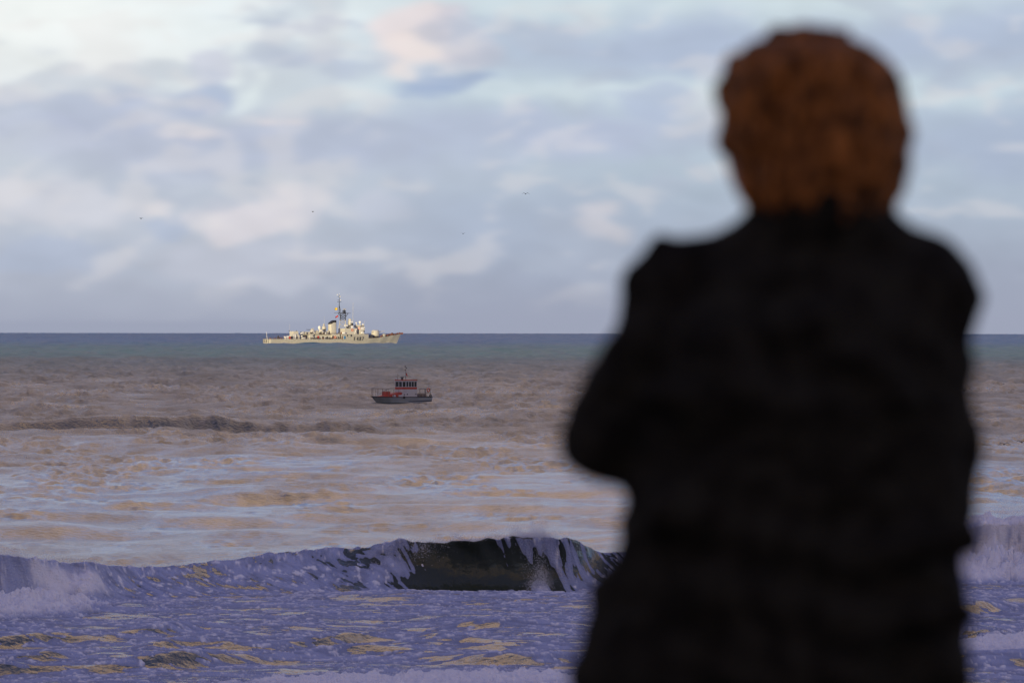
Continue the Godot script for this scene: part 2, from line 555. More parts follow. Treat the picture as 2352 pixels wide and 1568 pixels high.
func sea_point(u: float, q: float, off: float, H: float, wf: float, curl: float) -> Vector3:
	var near := step(225.0, 300.0, q) * (1.0 - step(336.0, 430.0, q))
	var d := q + off * near
	var x := (u - 1176.0) * RAD * d
	var y := 0.0
	var shift := 0.0
	# wind waves, small ones only where they can be told apart
	if d < 700.0:
		y += n_a.get_noise_2d(x / 2.2, d / 4.6) * 0.06 * (1.0 - step(420.0, 700.0, d))
	var calm := 0.22 + 0.78 * step(430.0, 760.0, d)
	if d < 1900.0:
		y += n_b.get_noise_2d(x / 8.0, d / 10.0) * 0.24 * calm * (1.0 - step(1200.0, 1900.0, d))
	if d > 400.0 and d < 2400.0:
		# short steep wavelets, in patches
		var gust := step(-0.25, 0.45, n_d.get_noise_2d(x / 26.0 + 5.0, d / 120.0) + 0.5 * step(520.0, 800.0, d))
		y += n_a.get_noise_2d(x / 3.6, d / (4.0 + d * 0.0025)) * (0.04 + 0.46 * gust * gust) * step(400.0, 560.0, d) * (1.0 - step(1700.0, 2400.0, d)) * (1.0 + step(900.0, 1500.0, d))
	if d > 345.0 and d < 760.0:
		var patch := step(0.12, 0.5, n_d.get_noise_2d(x / 11.0 + 60.0, d / 38.0)) * (1.0 - step(600.0, 760.0, d))
		if patch > 0.0:
			y += n_a.get_noise_2d(x / 3.4, d / 3.3) * 0.22 * patch
	y += n_c.get_noise_2d(x / (22.0 if d > 345.0 else 15.0), d / 24.0) * (0.24 + 0.34 * step(345.0, 420.0, d) + 0.08 * step(600.0, 900.0, d))
	if d > 380.0:
		var far := step(380.0, 800.0, d)
		y += n_d.get_noise_2d(x / 60.0, d / 60.0) * 0.5 * far
		if d > 900.0:
			y += n_d.get_noise_2d(x / 9.0 + 40.0, d / 25.0) * 0.55 * step(900.0, 1700.0, d) * (1.0 - step(2200.0, 3400.0, d))
			y += n_d.get_noise_2d(x / 26.0 + 90.0, d / 56.0) * 1.0 * step(1700.0, 3200.0, d)
		for s in swells:
			var r: float = d - s[0] - s[5] * (u - 600.0) * 0.001 - n_d.get_noise_2d(x / 30.0, s[0]) * s[2] * 0.6
			var wd: float = s[2]
			if r > -wd and r < wd * 6.0:
				var k := step(s[3] - 150.0, s[3] + 150.0, u) * (1.0 - step(s[4] - 260.0, s[4], u))
				if k > 0.0:
					k *= s[1] * (0.85 + 0.3 * n_d.get_noise_2d(x / 22.0, s[0] + 7.0))
					y += k * (step(-wd, wd * 0.35, r) if r < wd * 0.35 else 1.0 - step(wd * 0.35, wd * 6.0, r))
	else:
		# the breaking wave
		var r := q - 325.0
		var b := 0.0
		if r < 0.0:
			b = -0.16 * H * exp(-r * r / 50.0)
		elif r < wf:
			var t := r / wf
			b = H * (-0.16 * (1.0 - t) + 1.0 * t * t * (1.75 - 0.75 * t) )
			shift = curl * H * 0.95 * pow(t, 2.6)
		else:
			b = H * exp(-pow((r - wf) / 9.0, 1.4))
			shift = curl * H * 0.95 * exp(-(r - wf) / 2.2)
		# an uneven crest, and grooves running up the face
		var t2 := clampf(b / H, 0.0, 1.0)
		b *= 1.0 + 0.14 * n_d.get_noise_2d(x / 5.0, 3.0) * t2 + 0.05 * n_b.get_noise_2d(x / 1.1, 9.0) * t2
		shift += (n_b.get_noise_2d(x / 0.9 + r * 0.2, r / 3.0) * 0.16 + n_c.get_noise_2d(x / 3.0 + r * 0.3, r / 5.0) * 0.35) * t2
		# chop flattened on the steep face
		y = y * (1.0 - 0.6 * t2) + b
		# bores and humps nearer the beach
		var h1 := q - 252.0 - n_d.get_noise_2d(x / 14.0, 50.0) * 7.0
		y += 0.8 * exp(-h1 * h1 / 5.0) * (0.6 + 0.5 * n_d.get_noise_2d(x / 9.0, 20.0))
		var h3 := q - 267.0 - n_d.get_noise_2d(x / 10.0, 110.0) * 6.0
		y += 0.6 * exp(-h3 * h3 / 4.0) * maxf(0.0, 0.35 + 0.9 * n_d.get_noise_2d(x / 6.0, 130.0))
		var h2 := q - 282.0 - n_d.get_noise_2d(x / 12.0, 80.0) * 6.0
		y += 0.6 * exp(-h2 * h2 / 4.0) * (0.5 + 0.6 * n_d.get_noise_2d(x / 7.0, 30.0))
	return Vector3(x, y + sea_drop(d), -d + shift)

func rows() -> PackedFloat32Array:
	var q := PackedFloat32Array()
	var d := 214.0
	while d < 30000.0:
		q.append(d)
		if d < 228.0:
			d += 2.0
		elif d < 322.0:
			d += 0.34
		elif d < 331.0:
			d += 0.11
		elif d < 345.0:
			d += 0.5
		elif d < 385.0:
			d += 1.6
		elif d < 1300.0:
			d *= 1.0031
		elif d < 15000.0:
			d *= 1.0032
		else:
			d *= 1.1
	return q

func columns() -> PackedFloat32Array:
	var u := PackedFloat32Array()
	for k in [16000.0, 9000.0, 5500.0, 3200.0, 1800.0, 1000.0, 320.0]:
		u.append(1176.0 - 1420.0 - k)
	var a := -244.0
	while a <= 2596.0:
		u.append(a)
		a += 3.25
	for k in [320.0, 1000.0, 1800.0, 3200.0, 5500.0, 9000.0, 16000.0]:
		u.append(1176.0 + 1420.0 + k)
	return u

func grid_mesh(pos: PackedVector3Array, col: PackedColorArray, nr: int, nc: int, keep := PackedByteArray()) -> ArrayMesh:
	var nor := PackedVector3Array()
	nor.resize(nr * nc)
	for i in nr:
		var i0 := maxi(i - 1, 0) * nc
		var i1 := mini(i + 1, nr - 1) * nc
		var b := i * nc
		for j in nc:
			var dx := pos[b + mini(j + 1, nc - 1)] - pos[b + maxi(j - 1, 0)]
			var dz := pos[i1 + j] - pos[i0 + j]
			nor[b + j] = dx.cross(dz).normalized()
	var idx := PackedInt32Array()
	idx.resize((nr - 1) * (nc - 1) * 6)
	var k := 0
	var all := keep.is_empty()
	for i in nr - 1:
		for j in nc - 1:
			var p := i * nc + j
			if all or keep[p] or keep[p + 1] or keep[p + nc] or keep[p + nc + 1]:
				idx[k] = p
				idx[k + 1] = p + nc
				idx[k + 2] = p + 1
				idx[k + 3] = p + 1
				idx[k + 4] = p + nc
				idx[k + 5] = p + nc + 1
				k += 6
	idx.resize(k)
	var arr := []
	arr.resize(Mesh.ARRAY_MAX)
	if not all:
		# drop the points that no triangle uses
		var to := PackedInt32Array()
		to.resize(pos.size())
		to.fill(-1)
		var p2 := PackedVector3Array()
		var n2 := PackedVector3Array()
		var c2 := PackedColorArray()
		for t in k:
			var v := idx[t]
			if to[v] < 0:
				to[v] = p2.size()
				p2.append(pos[v]); n2.append(nor[v]); c2.append(col[v])
			idx[t] = to[v]
		pos = p2; nor = n2; col = c2
	arr[Mesh.ARRAY_VERTEX] = pos
	arr[Mesh.ARRAY_NORMAL] = nor
	arr[Mesh.ARRAY_COLOR] = col
	arr[Mesh.ARRAY_INDEX] = idx
	var m := ArrayMesh.new()
	m.add_surface_from_arrays(Mesh.PRIMITIVE_TRIANGLES, arr)
	return m

func build_sea() -> void:
	n_a = make_noise(1, 3)
	n_b = make_noise(2, 2)
	n_c = make_noise(3, 2)
	n_d = make_noise(4)
	n_f = make_noise(5, 4)
	n_h = make_noise(6, 3)
	var qs := rows()
	var us := columns()
	var nr := qs.size()
	var nc := us.size()
	var off := PackedFloat32Array()
	var hh := PackedFloat32Array()
	var ww := PackedFloat32Array()
	var cc := PackedFloat32Array()
	for u in us:
		off.append(pick(bu, bd, u) - 325.0)
		hh.append(pick(bu, bh, u))
		ww.append(pick(bu, bw, u))
		cc.append(pick(bu, bc, u))
	# sandy brown in the surf; sunlit brightness painted into far green and blue
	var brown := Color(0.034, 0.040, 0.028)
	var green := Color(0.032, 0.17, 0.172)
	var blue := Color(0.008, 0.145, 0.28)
	var foam_rows := 0
	var turn := 0
	for i in nr:
		if qs[i] < 350.0:
			foam_rows = i
		if qs[i] < 1300.0:
			turn = i
	var pos := PackedVector3Array()
	pos.resize((turn + 1) * nc)
	var col := PackedColorArray()
	col.resize((turn + 1) * nc)
	var nc2 := (nc + 1) / 2
	var pos2 := PackedVector3Array()
	pos2.resize((nr - turn) * nc2)
	var col2 := PackedColorArray()
	col2.resize((nr - turn) * nc2)
	for i in nr:
		var q := qs[i]
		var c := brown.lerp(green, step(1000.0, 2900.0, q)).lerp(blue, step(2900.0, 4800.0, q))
		if i <= turn:
			for j in nc:
				pos[i * nc + j] = sea_point(us[j], q, off[j], hh[j], ww[j], cc[j])
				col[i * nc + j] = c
		if i >= turn:
			var b := (i - turn) * nc2
			for j in nc2:
				pos2[b + j] = pos[i * nc + j * 2] if i == turn else sea_point(us[j * 2], q, 0.0, 1.0, 1.0, 0.0)
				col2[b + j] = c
	for j in range(1, nc - 1, 2):
		pos[turn * nc + j] = (pos[turn * nc + j - 1] + pos[turn * nc + j + 1]) / 2.0
	# patches of calmer and rougher water
	var both := ArrayMesh.new()
	for far in 2:
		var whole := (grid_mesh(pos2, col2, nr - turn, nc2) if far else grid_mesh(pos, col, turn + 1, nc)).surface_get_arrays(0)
		var idx: PackedInt32Array = whole[Mesh.ARRAY_INDEX]
		var pts: PackedVector3Array = whole[Mesh.ARRAY_VERTEX]
		var sorts: Array[PackedInt32Array] = []
		for k in CALM:
			sorts.append(PackedInt32Array())
		for t in range(0, idx.size(), 6):
			var p := pts[idx[t]]
			var d := -p.z
			var g := 0.22
			if d > 345.0:
				g = 0.08 + step(520.0, 860.0, d) * 0.44 + step(900.0, 2600.0, d) * 0.38
				g += (0.26 * n_h.get_noise_2d(p.x / 30.0, d / 130.0) + 0.16 * n_f.get_noise_2d(p.x / 6.0, d / 30.0)) * (1.0 - 0.6 * step(900.0, 2600.0, d))
			sorts[clampi(int(g * CALM), 0, CALM - 1)].append_array(idx.slice(t, t + 6))
		for k in CALM:
			if sorts[k].is_empty():
				continue
			# each patch keeps only its own points
			var arr := []
			arr.resize(Mesh.ARRAY_MAX)
			var used := PackedInt32Array()
			var map := PackedInt32Array()
			map.resize(pts.size())
			map.fill(-1)
			var list := sorts[k]
			for t in list.size():
				var v := list[t]
				if map[v] < 0:
					map[v] = used.size()
					used.append(v)
				list[t] = map[v]
			var np := PackedVector3Array()
			var nn := PackedVector3Array()
			var ncol := PackedColorArray()
			for v in used:
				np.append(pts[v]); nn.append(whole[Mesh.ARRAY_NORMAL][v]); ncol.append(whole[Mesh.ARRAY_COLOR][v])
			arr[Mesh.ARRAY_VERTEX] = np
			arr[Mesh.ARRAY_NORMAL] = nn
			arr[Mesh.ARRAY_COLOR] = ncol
			arr[Mesh.ARRAY_INDEX] = list
			both.add_surface_from_arrays(Mesh.PRIMITIVE_TRIANGLES, arr)
			both.surface_set_material(both.get_surface_count() - 1, M["water_%d" % k])
	var sea := mesh_part("sea", both, null, self)
	sea.set_meta("kind", "structure")
	# ---- foam: a sheet that rises through the water where there is foam
	var fr := foam_rows
	var fp := PackedVector3Array()
	fp.resize(fr * nc)
	var fc := PackedColorArray()
	fc.resize(fr * nc)
	var keep := PackedByteArray()
	keep.resize(fr * nc)
	for i in fr:
		var q := qs[i]
		for j in nc:
			var k := i * nc + j
			var p := pos[k]
			var u := us[j]
			var r := q - 325.0
			var wf := ww[j]
			var t := clampf(r / wf, 0.0, 1.5)
			var d := -p.z
			# how much of the water carries foam here
			var cover := 0.0
			var wild := maxf(1.0 - step(150.0, 300.0, u), step(2080.0, 2220.0, u))
			var lump := 0.0
			if r < 0.0:
				var rise := (pos[k + nc].y - p.y) / maxf(0.05, p.z - pos[k + nc].z)
				cover = 0.27 - clampf(rise * 1.3, -0.1, 0.5)
			else:
				cover = pick(FU, FC, u) * (1.0 - 0.35 * t) + 0.95 * pick(LU, LC, u) * step(0.45 + 0.2 * n_d.get_noise_2d(p.x / 0.8, 1.0), 0.95, t) - (1.2 * step(1.02 + 0.25 * wild, 1.25 + 0.25 * wild, t) if t > 1.0 else 0.0)
			# stretched lace: wide across, drawn up the face of the wave
			var n := 0.0
			if r < 0.0:
				n = 0.7 * n_f.get_noise_2d(p.x / 6.0, d / 4.6) + 0.55 * n_h.get_noise_2d(p.x / 2.1, d / 1.1)
			else:
				var sx := p.x + r * 0.5
				n = 0.6 * n_f.get_noise_2d(sx / 1.7, r / 3.0 + 9.0) + 0.5 * n_h.get_noise_2d(sx / 0.45, r / 2.4) + 0.25 * n_d.get_noise_2d(sx / 5.0, r / 4.0)
			var m := cover + n
			# tumbling white water
			var pile := 0.0
			for w in piles:
				var a: float = (u - w[0]) / w[1]
				if a > -1.6 and a < 1.6:
					var b: float = (q - w[2]) / w[3]
					if b > -1.6 and b < 1.6:
						pile = maxf(pile, w[4] * (1.0 - step(0.35, 1.5, sqrt(a * a + b * b) + 0.5 * n_h.get_noise_2d(p.x / 1.7, d / 1.5 + 7.0))))
			if pile > 0.0:
				lump = pile * (0.55 + 0.6 * n_f.get_noise_2d(p.x / 1.9, d / 2.2 + p.y * 0.3) + 0.12 * n_h.get_noise_2d(p.x / 0.4, d / 0.9))
				m = maxf(m, minf(pile * 2.0, 0.8))
			# clots of thick foam
			var clot := maxf(step(0.36, 0.60, n_h.get_noise_2d(p.x / 0.85 + 31.0, d / 1.5) + 0.22 * m), step(0.44, 0.64, n_h.get_noise_2d(p.x / 0.34 + 3.0, d / 0.9) + 0.1 * m))
			var thick := clampf(m, -0.5, 0.7) * 0.06 + maxf(lump, 0.0) + clot * 0.06 * step(0.0, 0.15, m)
			fp[k] = p + (Vector3(0, 0.45 * thick, 0.9 * thick) if r > 0.0 and t < 1.0 else Vector3(0, thick, 0))
			keep[k] = 1 if thick > -0.01 else 0
			var film := step(0.0, 0.55, m)
			var white := maxf(clot, step(0.02, 0.3, lump))
			fc[k] = Color(0.24, 0.27, 0.38).lerp(Color(0.355, 0.395, 0.55), film).lerp(Color(0.80, 0.79, 0.80), white * 0.85)
	var foam := mesh_part("sea_foam", grid_mesh(fp, fc, fr, nc, keep), M.foam, self)
	foam.set_meta("kind", "stuff")
	foam.set_meta("label", "lacy sheet of foam over the water of the surf")
	foam.set_meta("category", "foam")
	# ---- spray thrown up along the crest and out of the tumbling water
	var drops: Array[Transform3D] = []
	for b in bursts:
		for k in int(b[5]):
			var u: float = b[0] + rng.randfn() * b[1]
			var o := pick(bu, bd, u) - 325.0
			var p := sea_point(u, b[2] + rng.randfn() * b[3], o, pick(bu, bh, u), pick(bu, bw, u), pick(bu, bc, u))
			var up: float = absf(rng.randfn()) * b[4] * (0.4 + 0.9 * maxf(0.0, n_d.get_noise_2d(u / 28.0, b[2]) + 0.4))
			p += Vector3(rng.randfn() * 0.15, up, -rng.randf() * up * 0.8)
			var s := 0.007 + 0.014 * pow(rng.randf(), 3.0)
			drops.append(Transform3D(Basis.from_euler(Vector3(rng.randf() * 6, rng.randf() * 6, 0)).scaled(Vector3(s, s, s)), p))
	scatter("sea_spray", drops, "fine spray thrown up by the breaking wave")
	# ---- the frigate's wake and a few far whitecaps
	var st := begin(true)
	for w in [[430.0, 490.0], [478.0, 520.0], [497.0, 545.0], [548.0, 566.0], [583.0, 592.0], [598.0, 606.0]]:
		streak(st, w[0] - 10.0, w[1] - 10.0, 4075.0, 0.34)
	streak(st, 932.0, 944.0, 4140.0, 0.5)
	for k in 16:
		var u := rng.randf_range(-200.0, 2500.0)
		streak(st, u, u + rng.randf_range(6, 26), rng.randf_range(2500.0, 6500.0), 0.3)
	var wk := part("ship_wake", st, M.spray, self)
	wk.set_meta("kind", "stuff")
	wk.set_meta("label", "thin broken line of white water astern of the frigate")
	wk.set_meta("category", "wake")

# foam of the lip that is thrown over
var LU := PackedFloat32Array([1120, 1160, 1215, 1262, 1300])
var LC := PackedFloat32Array([0.0, 0.45, 1.0, 0.9, 0.0])
var FU := PackedFloat32Array([-400, 250, 400, 700, 840, 930, 1000, 1230, 1300, 1370, 1500, 2150, 2250, 2700])
var FC := PackedFloat32Array([0.8, 0.55, 0.30, 0.33, 0.28, 0.08, -0.8, -0.7, -0.05, 0.08, 0.15, 0.7, 1.1, 1.1])
# tumbling water: u, half width, row, half depth, height
var piles := [
	[20.0, 170.0, 317.0, 7.0, 1.35], [110.0, 60.0, 313.0, 4.0, 0.8], [150.0, 90.0, 327.6, 1.4, 0.5], [2290.0, 110.0, 322.5, 5.5, 2.5], [2420.0, 160.0, 321.5, 6.0, 2.6], [2320.0, 130.0, 327.5, 2.2, 0.8], [2260.0, 60.0, 316.0, 3.0, 1.0],
	[980.0, 420.0, 233.0, 4.2, 0.75], [2350.0, 150.0, 256.0, 5.0, 0.7], [1240.0, 18.0, 324.9, 0.8, 0.3],
]
# spray: u, spread, row, spread, height, drops
var bursts := [
	[1090.0, 90.0, 328.2, 0.35, 0.16, 7000], [1225.0, 24.0, 327.6, 0.5, 0.34, 16000], [1238.0, 13.0, 326.0, 0.6, 0.36, 9000], [70.0, 80.0, 327.5, 1.0, 0.22, 14000], [190.0, 14.0, 328.0, 0.4, 0.26, 4000],
	[30.0, 75.0, 316.0, 4.5, 0.42, 30000], [2300.0, 70.0, 324.0, 2.5, 0.7, 24000], [2310.0, 60.0, 328.6, 0.6, 0.5, 12000], [950.0, 40.0, 328.5, 0.4, 0.12, 2000], [980.0, 260.0, 233.5, 1.6, 0.35, 14000], [2330.0, 60.0, 256.0, 3.0, 0.35, 8000],
]

func streak(st: SurfaceTool, u0: float, u1: float, d: float, h: float) -> void:
	# a low ridge of broken water lying across the view
	var n := 12
	var base := sea_drop(d) + 0.1
	for k in n:
		var p: Array[Vector3] = []
		for e in [k, k + 1]:
			var u := lerpf(u0, u1, float(e) / n)
			var x := (u - 1176.0) * RAD * d
			var y := h * (0.35 + 0.65 * absf(n_d.get_noise_2d(x / 5.0, d))) * sin(PI * clampf(float(e) / n, 0.02, 0.98))
			p.append(Vector3(x, base - 0.5, -d + 2.0))
			p.append(Vector3(x, base + y, -d))
			p.append(Vector3(x, base - 0.5, -d - 3.0))
		quad(st, p[0], p[3], p[4], p[1], Vector3(0, 1, 1))
		quad(st, p[1], p[4], p[5], p[2], Vector3(0, 1, -1))

func scatter(called: String, where: Array[Transform3D], label: String) -> void:
	var drop := begin()
	var v := [Vector3(1, 0, 0), Vector3(-1, 0, 0), Vector3(0, 1, 0), Vector3(0, -1, 0), Vector3(0, 0, 1), Vector3(0, 0, -1)]
	for a in [0, 1]:
		for b in [2, 3]:
			for c in [4, 5]:
				tri(drop, v[a], v[b], v[c], v[a] + v[b] + v[c])
	drop.generate_normals()
	var mm := MultiMesh.new()
	mm.transform_format = MultiMesh.TRANSFORM_3D
	mm.mesh = drop.commit()
	mm.instance_count = where.size()
	for i in where.size():
		mm.set_instance_transform(i, where[i])
	var o := MultiMeshInstance3D.new()
	o.name = called
	o.multimesh = mm
	o.material_override = M.spray
	o.set_meta("kind", "stuff")
	o.set_meta("label", label)
	o.set_meta("category", "spray")
	add_child(o)

# ------------------------------------------------------------------ frigate
# Its own axes: +x to the bow, +z to the side that faces the shore, y = 0 at the waterline.

const SHIP_TURN := 32.0
const SHIP_COS := 0.848
const SHIP_SIN := 0.5299
const HL := 56.0     # half length
const SHIP_D := 4100.0

func hull_half(x: float, y: float) -> float:
	# half breadth of the hull
	x *= 53.0 / HL
	var deck := pick(PackedFloat32Array([-53.0, -52.2, -50.5, -46, -20, 14, 26, 36, 45, 50, 53]), PackedFloat32Array([5.7, 5.8, 5.85, 5.9, 6.2, 6.15, 5.6, 4.4, 2.7, 1.25, 0.12]), x)
	var water := pick(PackedFloat32Array([-53.0, -52.0, -50, -44, -20, 10, 22, 34, 44, 50, 53]), PackedFloat32Array([5.2, 5.3, 5.4, 5.5, 6.0, 5.8, 4.9, 3.3, 1.5, 0.5, 0.05]), x)
	return lerpf(water, deck, step(-1.0, 6.0, y))

func hull_x(x: float, y: float) -> float:
	# the raked stem
	return x - 3.8 * clampf(1.0 - y / 7.3, 0.0, 1.3) * step(10.0, HL, x)

func sheer(x: float) -> float:
	return pick(PackedFloat32Array([-53.0, -10, 14, 26, 32, 40, 46, 53]), PackedFloat32Array([3.75, 3.65, 3.9, 4.3, 4.6, 5.6, 6.5, 7.3]), x * 53.0 / HL)

func sx(px: float, z: float) -> float:
	return ((px - 1150.0) * 0.049 - z * SHIP_SIN) / SHIP_COS

func sy(py: float) -> float:
	return (885.0 - py) * 0.049

func ship_box(px0: float, px1: float, py0: float, py1: float, z0: float, z1: float, taper := Vector2.ONE, bevel := 0.0) -> SurfaceTool:
	# a block between two ends and two heights, z0 on the far side, z1 on the near one
	var st := begin()
	box(st, Vector3(sx(px0, z0), sy(py1), z0), Vector3(sx(px1, z1), sy(py0), z1), taper, bevel)
	return st

func ship_spot(px: float, py: float, z: float) -> Vector3:
	return Vector3(sx(px, z), sy(py), z)

func rail(st: SurfaceTool, pts: Array, h: float, gap: float, r := 0.05) -> void:
	for k in pts.size() - 1:
		var a: Vector3 = pts[k]
		var b: Vector3 = pts[k + 1]
		var n := maxi(1, int(a.distance_to(b) / gap))
		for i in n + 1:
			var p := a.lerp(b, float(i) / n)
			tube(st, p, p + Vector3.UP * h, r, r, 4, false)
		for t in [0.5, 1.0]:
			tube(st, a + Vector3.UP * h * t, b + Vector3.UP * h * t, r * 0.8, r * 0.8, 4, false)

func letter(text: String, size: float, m: Material, at: Vector3, out: Vector3, parent: Node3D, called: String, depth := 0.08, weight := 400) -> MeshInstance3D:
	var t := TextMesh.new()
	var f := SystemFont.new()
	f.font_names = PackedStringArray(["Droid Sans"])
	f.font_weight = weight
	t.font = f
	t.text = text
	t.font_size = 64
	t.pixel_size = size / 46.0
	t.depth = depth
	var o := mesh_part(called, t, m, parent)
	var z := out.normalized()
	var x := Vector3.UP.cross(z).normalized()
	o.transform = Transform3D(Basis(x * 0.8, z.cross(x), z), at)
	return o

func build_frigate() -> void:
	var hullp := mat("ship_paint", Color(0.46, 0.44, 0.36), 0.7)
	hullp.uv1_triplanar = true
	hullp.uv1_scale = Vector3(0.05, 0.11, 0.05)
	hullp.albedo_color = Color.WHITE
	hullp.albedo_texture = tinted(noise_image(512, 512, 41, 0.02, 5), Color(0.39, 0.365, 0.31), Color(0.46, 0.455, 0.405), 0.2, 0.7)
	var housep := mat("ship_house_paint", Color(0.60, 0.58, 0.49), 0.6)
	housep.uv1_triplanar = true
	housep.uv1_scale = Vector3(0.15, 0.15, 0.15)
	housep.albedo_color = Color.WHITE
	housep.albedo_texture = tinted(noise_image(256, 256, 42, 0.03, 4), Color(0.50, 0.48, 0.42), Color(0.57, 0.56, 0.50), 0.2, 0.7)
	var white := mat("ship_white", Color(0.80, 0.80, 0.78), 0.5)
	var black := mat("ship_black", Color(0.018, 0.018, 0.022), 0.6)
	var dark := mat("ship_dark", Color(0.05, 0.05, 0.06), 0.7)
	var deckp := mat("ship_deck", Color(0.13, 0.10, 0.09), 0.9)
	var red := mat("ship_red", Color(0.50, 0.04, 0.03), 0.6)
	var orange := mat("ship_orange", Color(0.75, 0.16, 0.06), 0.6)
	var yellow := mat("flag_yellow", Color(0.80, 0.55, 0.03), 0.8)
	var blue := mat("tarp_blue", Color(0.03, 0.20, 0.45), 0.8)
	var rust := mat("ship_rust", Color(0.22, 0.08, 0.05), 0.9)
	var T := thing("frigate", "pale grey naval frigate numbered F 487 sailing on the horizon", "warship")
	var dd := SHIP_D
	T.position = Vector3((767.0 - 1176.0) * RAD * dd, sea_drop(dd) - 0.15, -dd)
	T.rotation.y = deg_to_rad(SHIP_TURN)
	# hull
	var st := begin(true)
	var xs := PackedFloat32Array()
	for k in 61:
		xs.append(-HL + 2.0 * HL * k / 60.0)
	xs.append_array(PackedFloat32Array([-55.5, -55.1, -54.4, -53.4]))
	xs.sort()
	var lev := [-2.0, 0.0, 0.28, 0.55, 0.8, 1.0]
	for sgn in [-1.0, 1.0]:
		for i in xs.size() - 1:
			for k in lev.size() - 1:
				var p: Array[Vector3] = []
				for e in [[i, k], [i + 1, k], [i + 1, k + 1], [i, k + 1]]:
					var x := xs[e[0]]
					var y: float = lev[e[1]] if lev[e[1]] < 0.0 else lev[e[1]] * sheer(x)
					p.append(Vector3(hull_x(x, y), y, sgn * hull_half(x, y)))
				quad(st, p[0], p[1], p[2], p[3], Vector3(0, 0, sgn))
	for k in lev.size() - 1:
		var y0: float = lev[k] if lev[k] < 0.0 else lev[k] * sheer(-HL)
		var y1: float = lev[k + 1] if lev[k + 1] < 0.0 else lev[k + 1] * sheer(-HL)
		var h0 := hull_half(-HL, y0)
		var h1 := hull_half(-HL, y1)
		for z in 6:
			var a := -1.0 + z / 3.0
			var b := a + 1.0 / 3.0
			quad(st, Vector3(-HL - 0.6 * (1.0 - a * a), y0, a * h0), Vector3(-HL - 0.6 * (1.0 - b * b), y0, b * h0), Vector3(-HL - 0.6 * (1.0 - b * b), y1, b * h1), Vector3(-HL - 0.6 * (1.0 - a * a), y1, a * h1), Vector3.LEFT)
	var hull := part("hull", st, hullp, T)
	# main deck
	st = begin()
	for i in xs.size() - 1:
		var p: Array[Vector3] = []
		for e in [[i, -1.0], [i, 1.0], [i + 1, 1.0], [i + 1, -1.0]]:
			var x := xs[e[0]]
			p.append(Vector3(x, sheer(x) - 0.12, e[1] * (hull_half(x, sheer(x)) - 0.04)))
		quad(st, p[0], p[1], p[2], p[3], Vector3.UP)
	part("main_deck", st, deckp, T)
	# raised side amidships, flush with the hull
	st = begin()
	var x0 := sx(1262, 6.1)
	var x1 := sx(1656, 6.1)
	for sgn in [-1.0, 1.0]:
		for k in 10:
			var a := lerpf(x0, x1, k / 10.0)
			var b := lerpf(x0, x1, (k + 1) / 10.0)
			quad(st, Vector3(a, sheer(a) - 0.1, sgn * (hull_half(a, sheer(a)) + 0.01)), Vector3(b, sheer(b) - 0.1, sgn * (hull_half(b, sheer(b)) + 0.01)), Vector3(b, 7.25, sgn * (hull_half(b, 6.0) - 0.02)), Vector3(a, 7.25, sgn * (hull_half(a, 6.0) - 0.02)), Vector3(0, 0, sgn))
	for k in 10:
		var a := lerpf(x0, x1, k / 10.0)
		var b := lerpf(x0, x1, (k + 1) / 10.0)
		quad(st, Vector3(a, 7.25, -hull_half(a, 6) + 0.02), Vector3(a, 7.25, hull_half(a, 6) - 0.02), Vector3(b, 7.25, hull_half(b, 6) - 0.02), Vector3(b, 7.25, -hull_half(b, 6) + 0.02), Vector3.UP)
	for x in [x0, x1]:
		quad(st, Vector3(x, 3.5, -hull_half(x, 4)), Vector3(x, 3.5, hull_half(x, 4)), Vector3(x, 7.25, hull_half(x, 6)), Vector3(x, 7.25, -hull_half(x, 6)), Vector3(-1 if x == x0 else 1, 0, 0))
	part("raised_side", st, hullp, T)
	# opening for the boat bay in the raised side
	part("boat_bay", ship_box(1340, 1412, 742, 772, 6.0, 6.28), dark, T)
	part("ship_boat", ship_box(1346, 1396, 748, 770, 5.5, 6.36, Vector2(1.1, 1), 0.3), housep, T)
	part("fender_recess", ship_box(1258, 1276, 765, 815, 5.6, 6.32), rust, T)
	part("tarpaulin", ship_box(1294, 1318, 765, 808, 5.9, 6.45), blue, T)
	# number on the bow and on the stern
	var num := Node3D.new()
	num.name = "pennant_number"
	hull.add_child(num)
	var chars := ["F", "4", "8", "7"]
	var cpx := [1448.0, 1491.0, 1530.0, 1569.0]
	for k in 4:
		var x := sx(cpx[k], 6.0)
		var y := 3.95
		var out := Vector3(-(hull_half(x + 0.6, y) - hull_half(x - 0.6, y)) / 1.2, -(hull_half(x, y + 0.8) - hull_half(x, y - 0.8)) / 1.6, 1.0)
		letter(chars[k], 2.6, dark, Vector3(x, y, hull_half(x, y) + 0.14), out, num, "character", 0.3)
	var cz := [-4.0, -1.5, 1.1, 3.7]
	for k in 4:
		letter(chars[k], 2.7, dark, Vector3(-HL - 0.66 + 0.018 * cz[k] * cz[k], 2.25, cz[k]), Vector3(-1, 0, 0.05 * cz[k]), num, "character", 0.12)
	# deckhouses along the main deck
	part("deckhouse", ship_box(660, 1262, 742, 812, -4.4, 4.4), housep, T)
	part("side_gallery", ship_box(782, 860, 736, 808, 3.0, 5.4), housep, T)
	part("side_gallery", ship_box(1100, 1236, 738, 806, 3.0, 5.3), housep, T)
	for r in [[668, 770, 748, 790, 4.45], [806, 868, 790, 806, 5.45], [1120, 1150, 762, 806, 5.35], [1180, 1226, 770, 775, 5.35], [1232, 1246, 742, 806, 5.35], [975, 1005, 768, 806, 4.45], [1040, 1062, 770, 808, 4.45], [840, 862, 752, 770, 5.45]]:
		part("opening", ship_box(r[0], r[1], r[2], r[3], r[4] - 0.6, r[4]), dark, T)
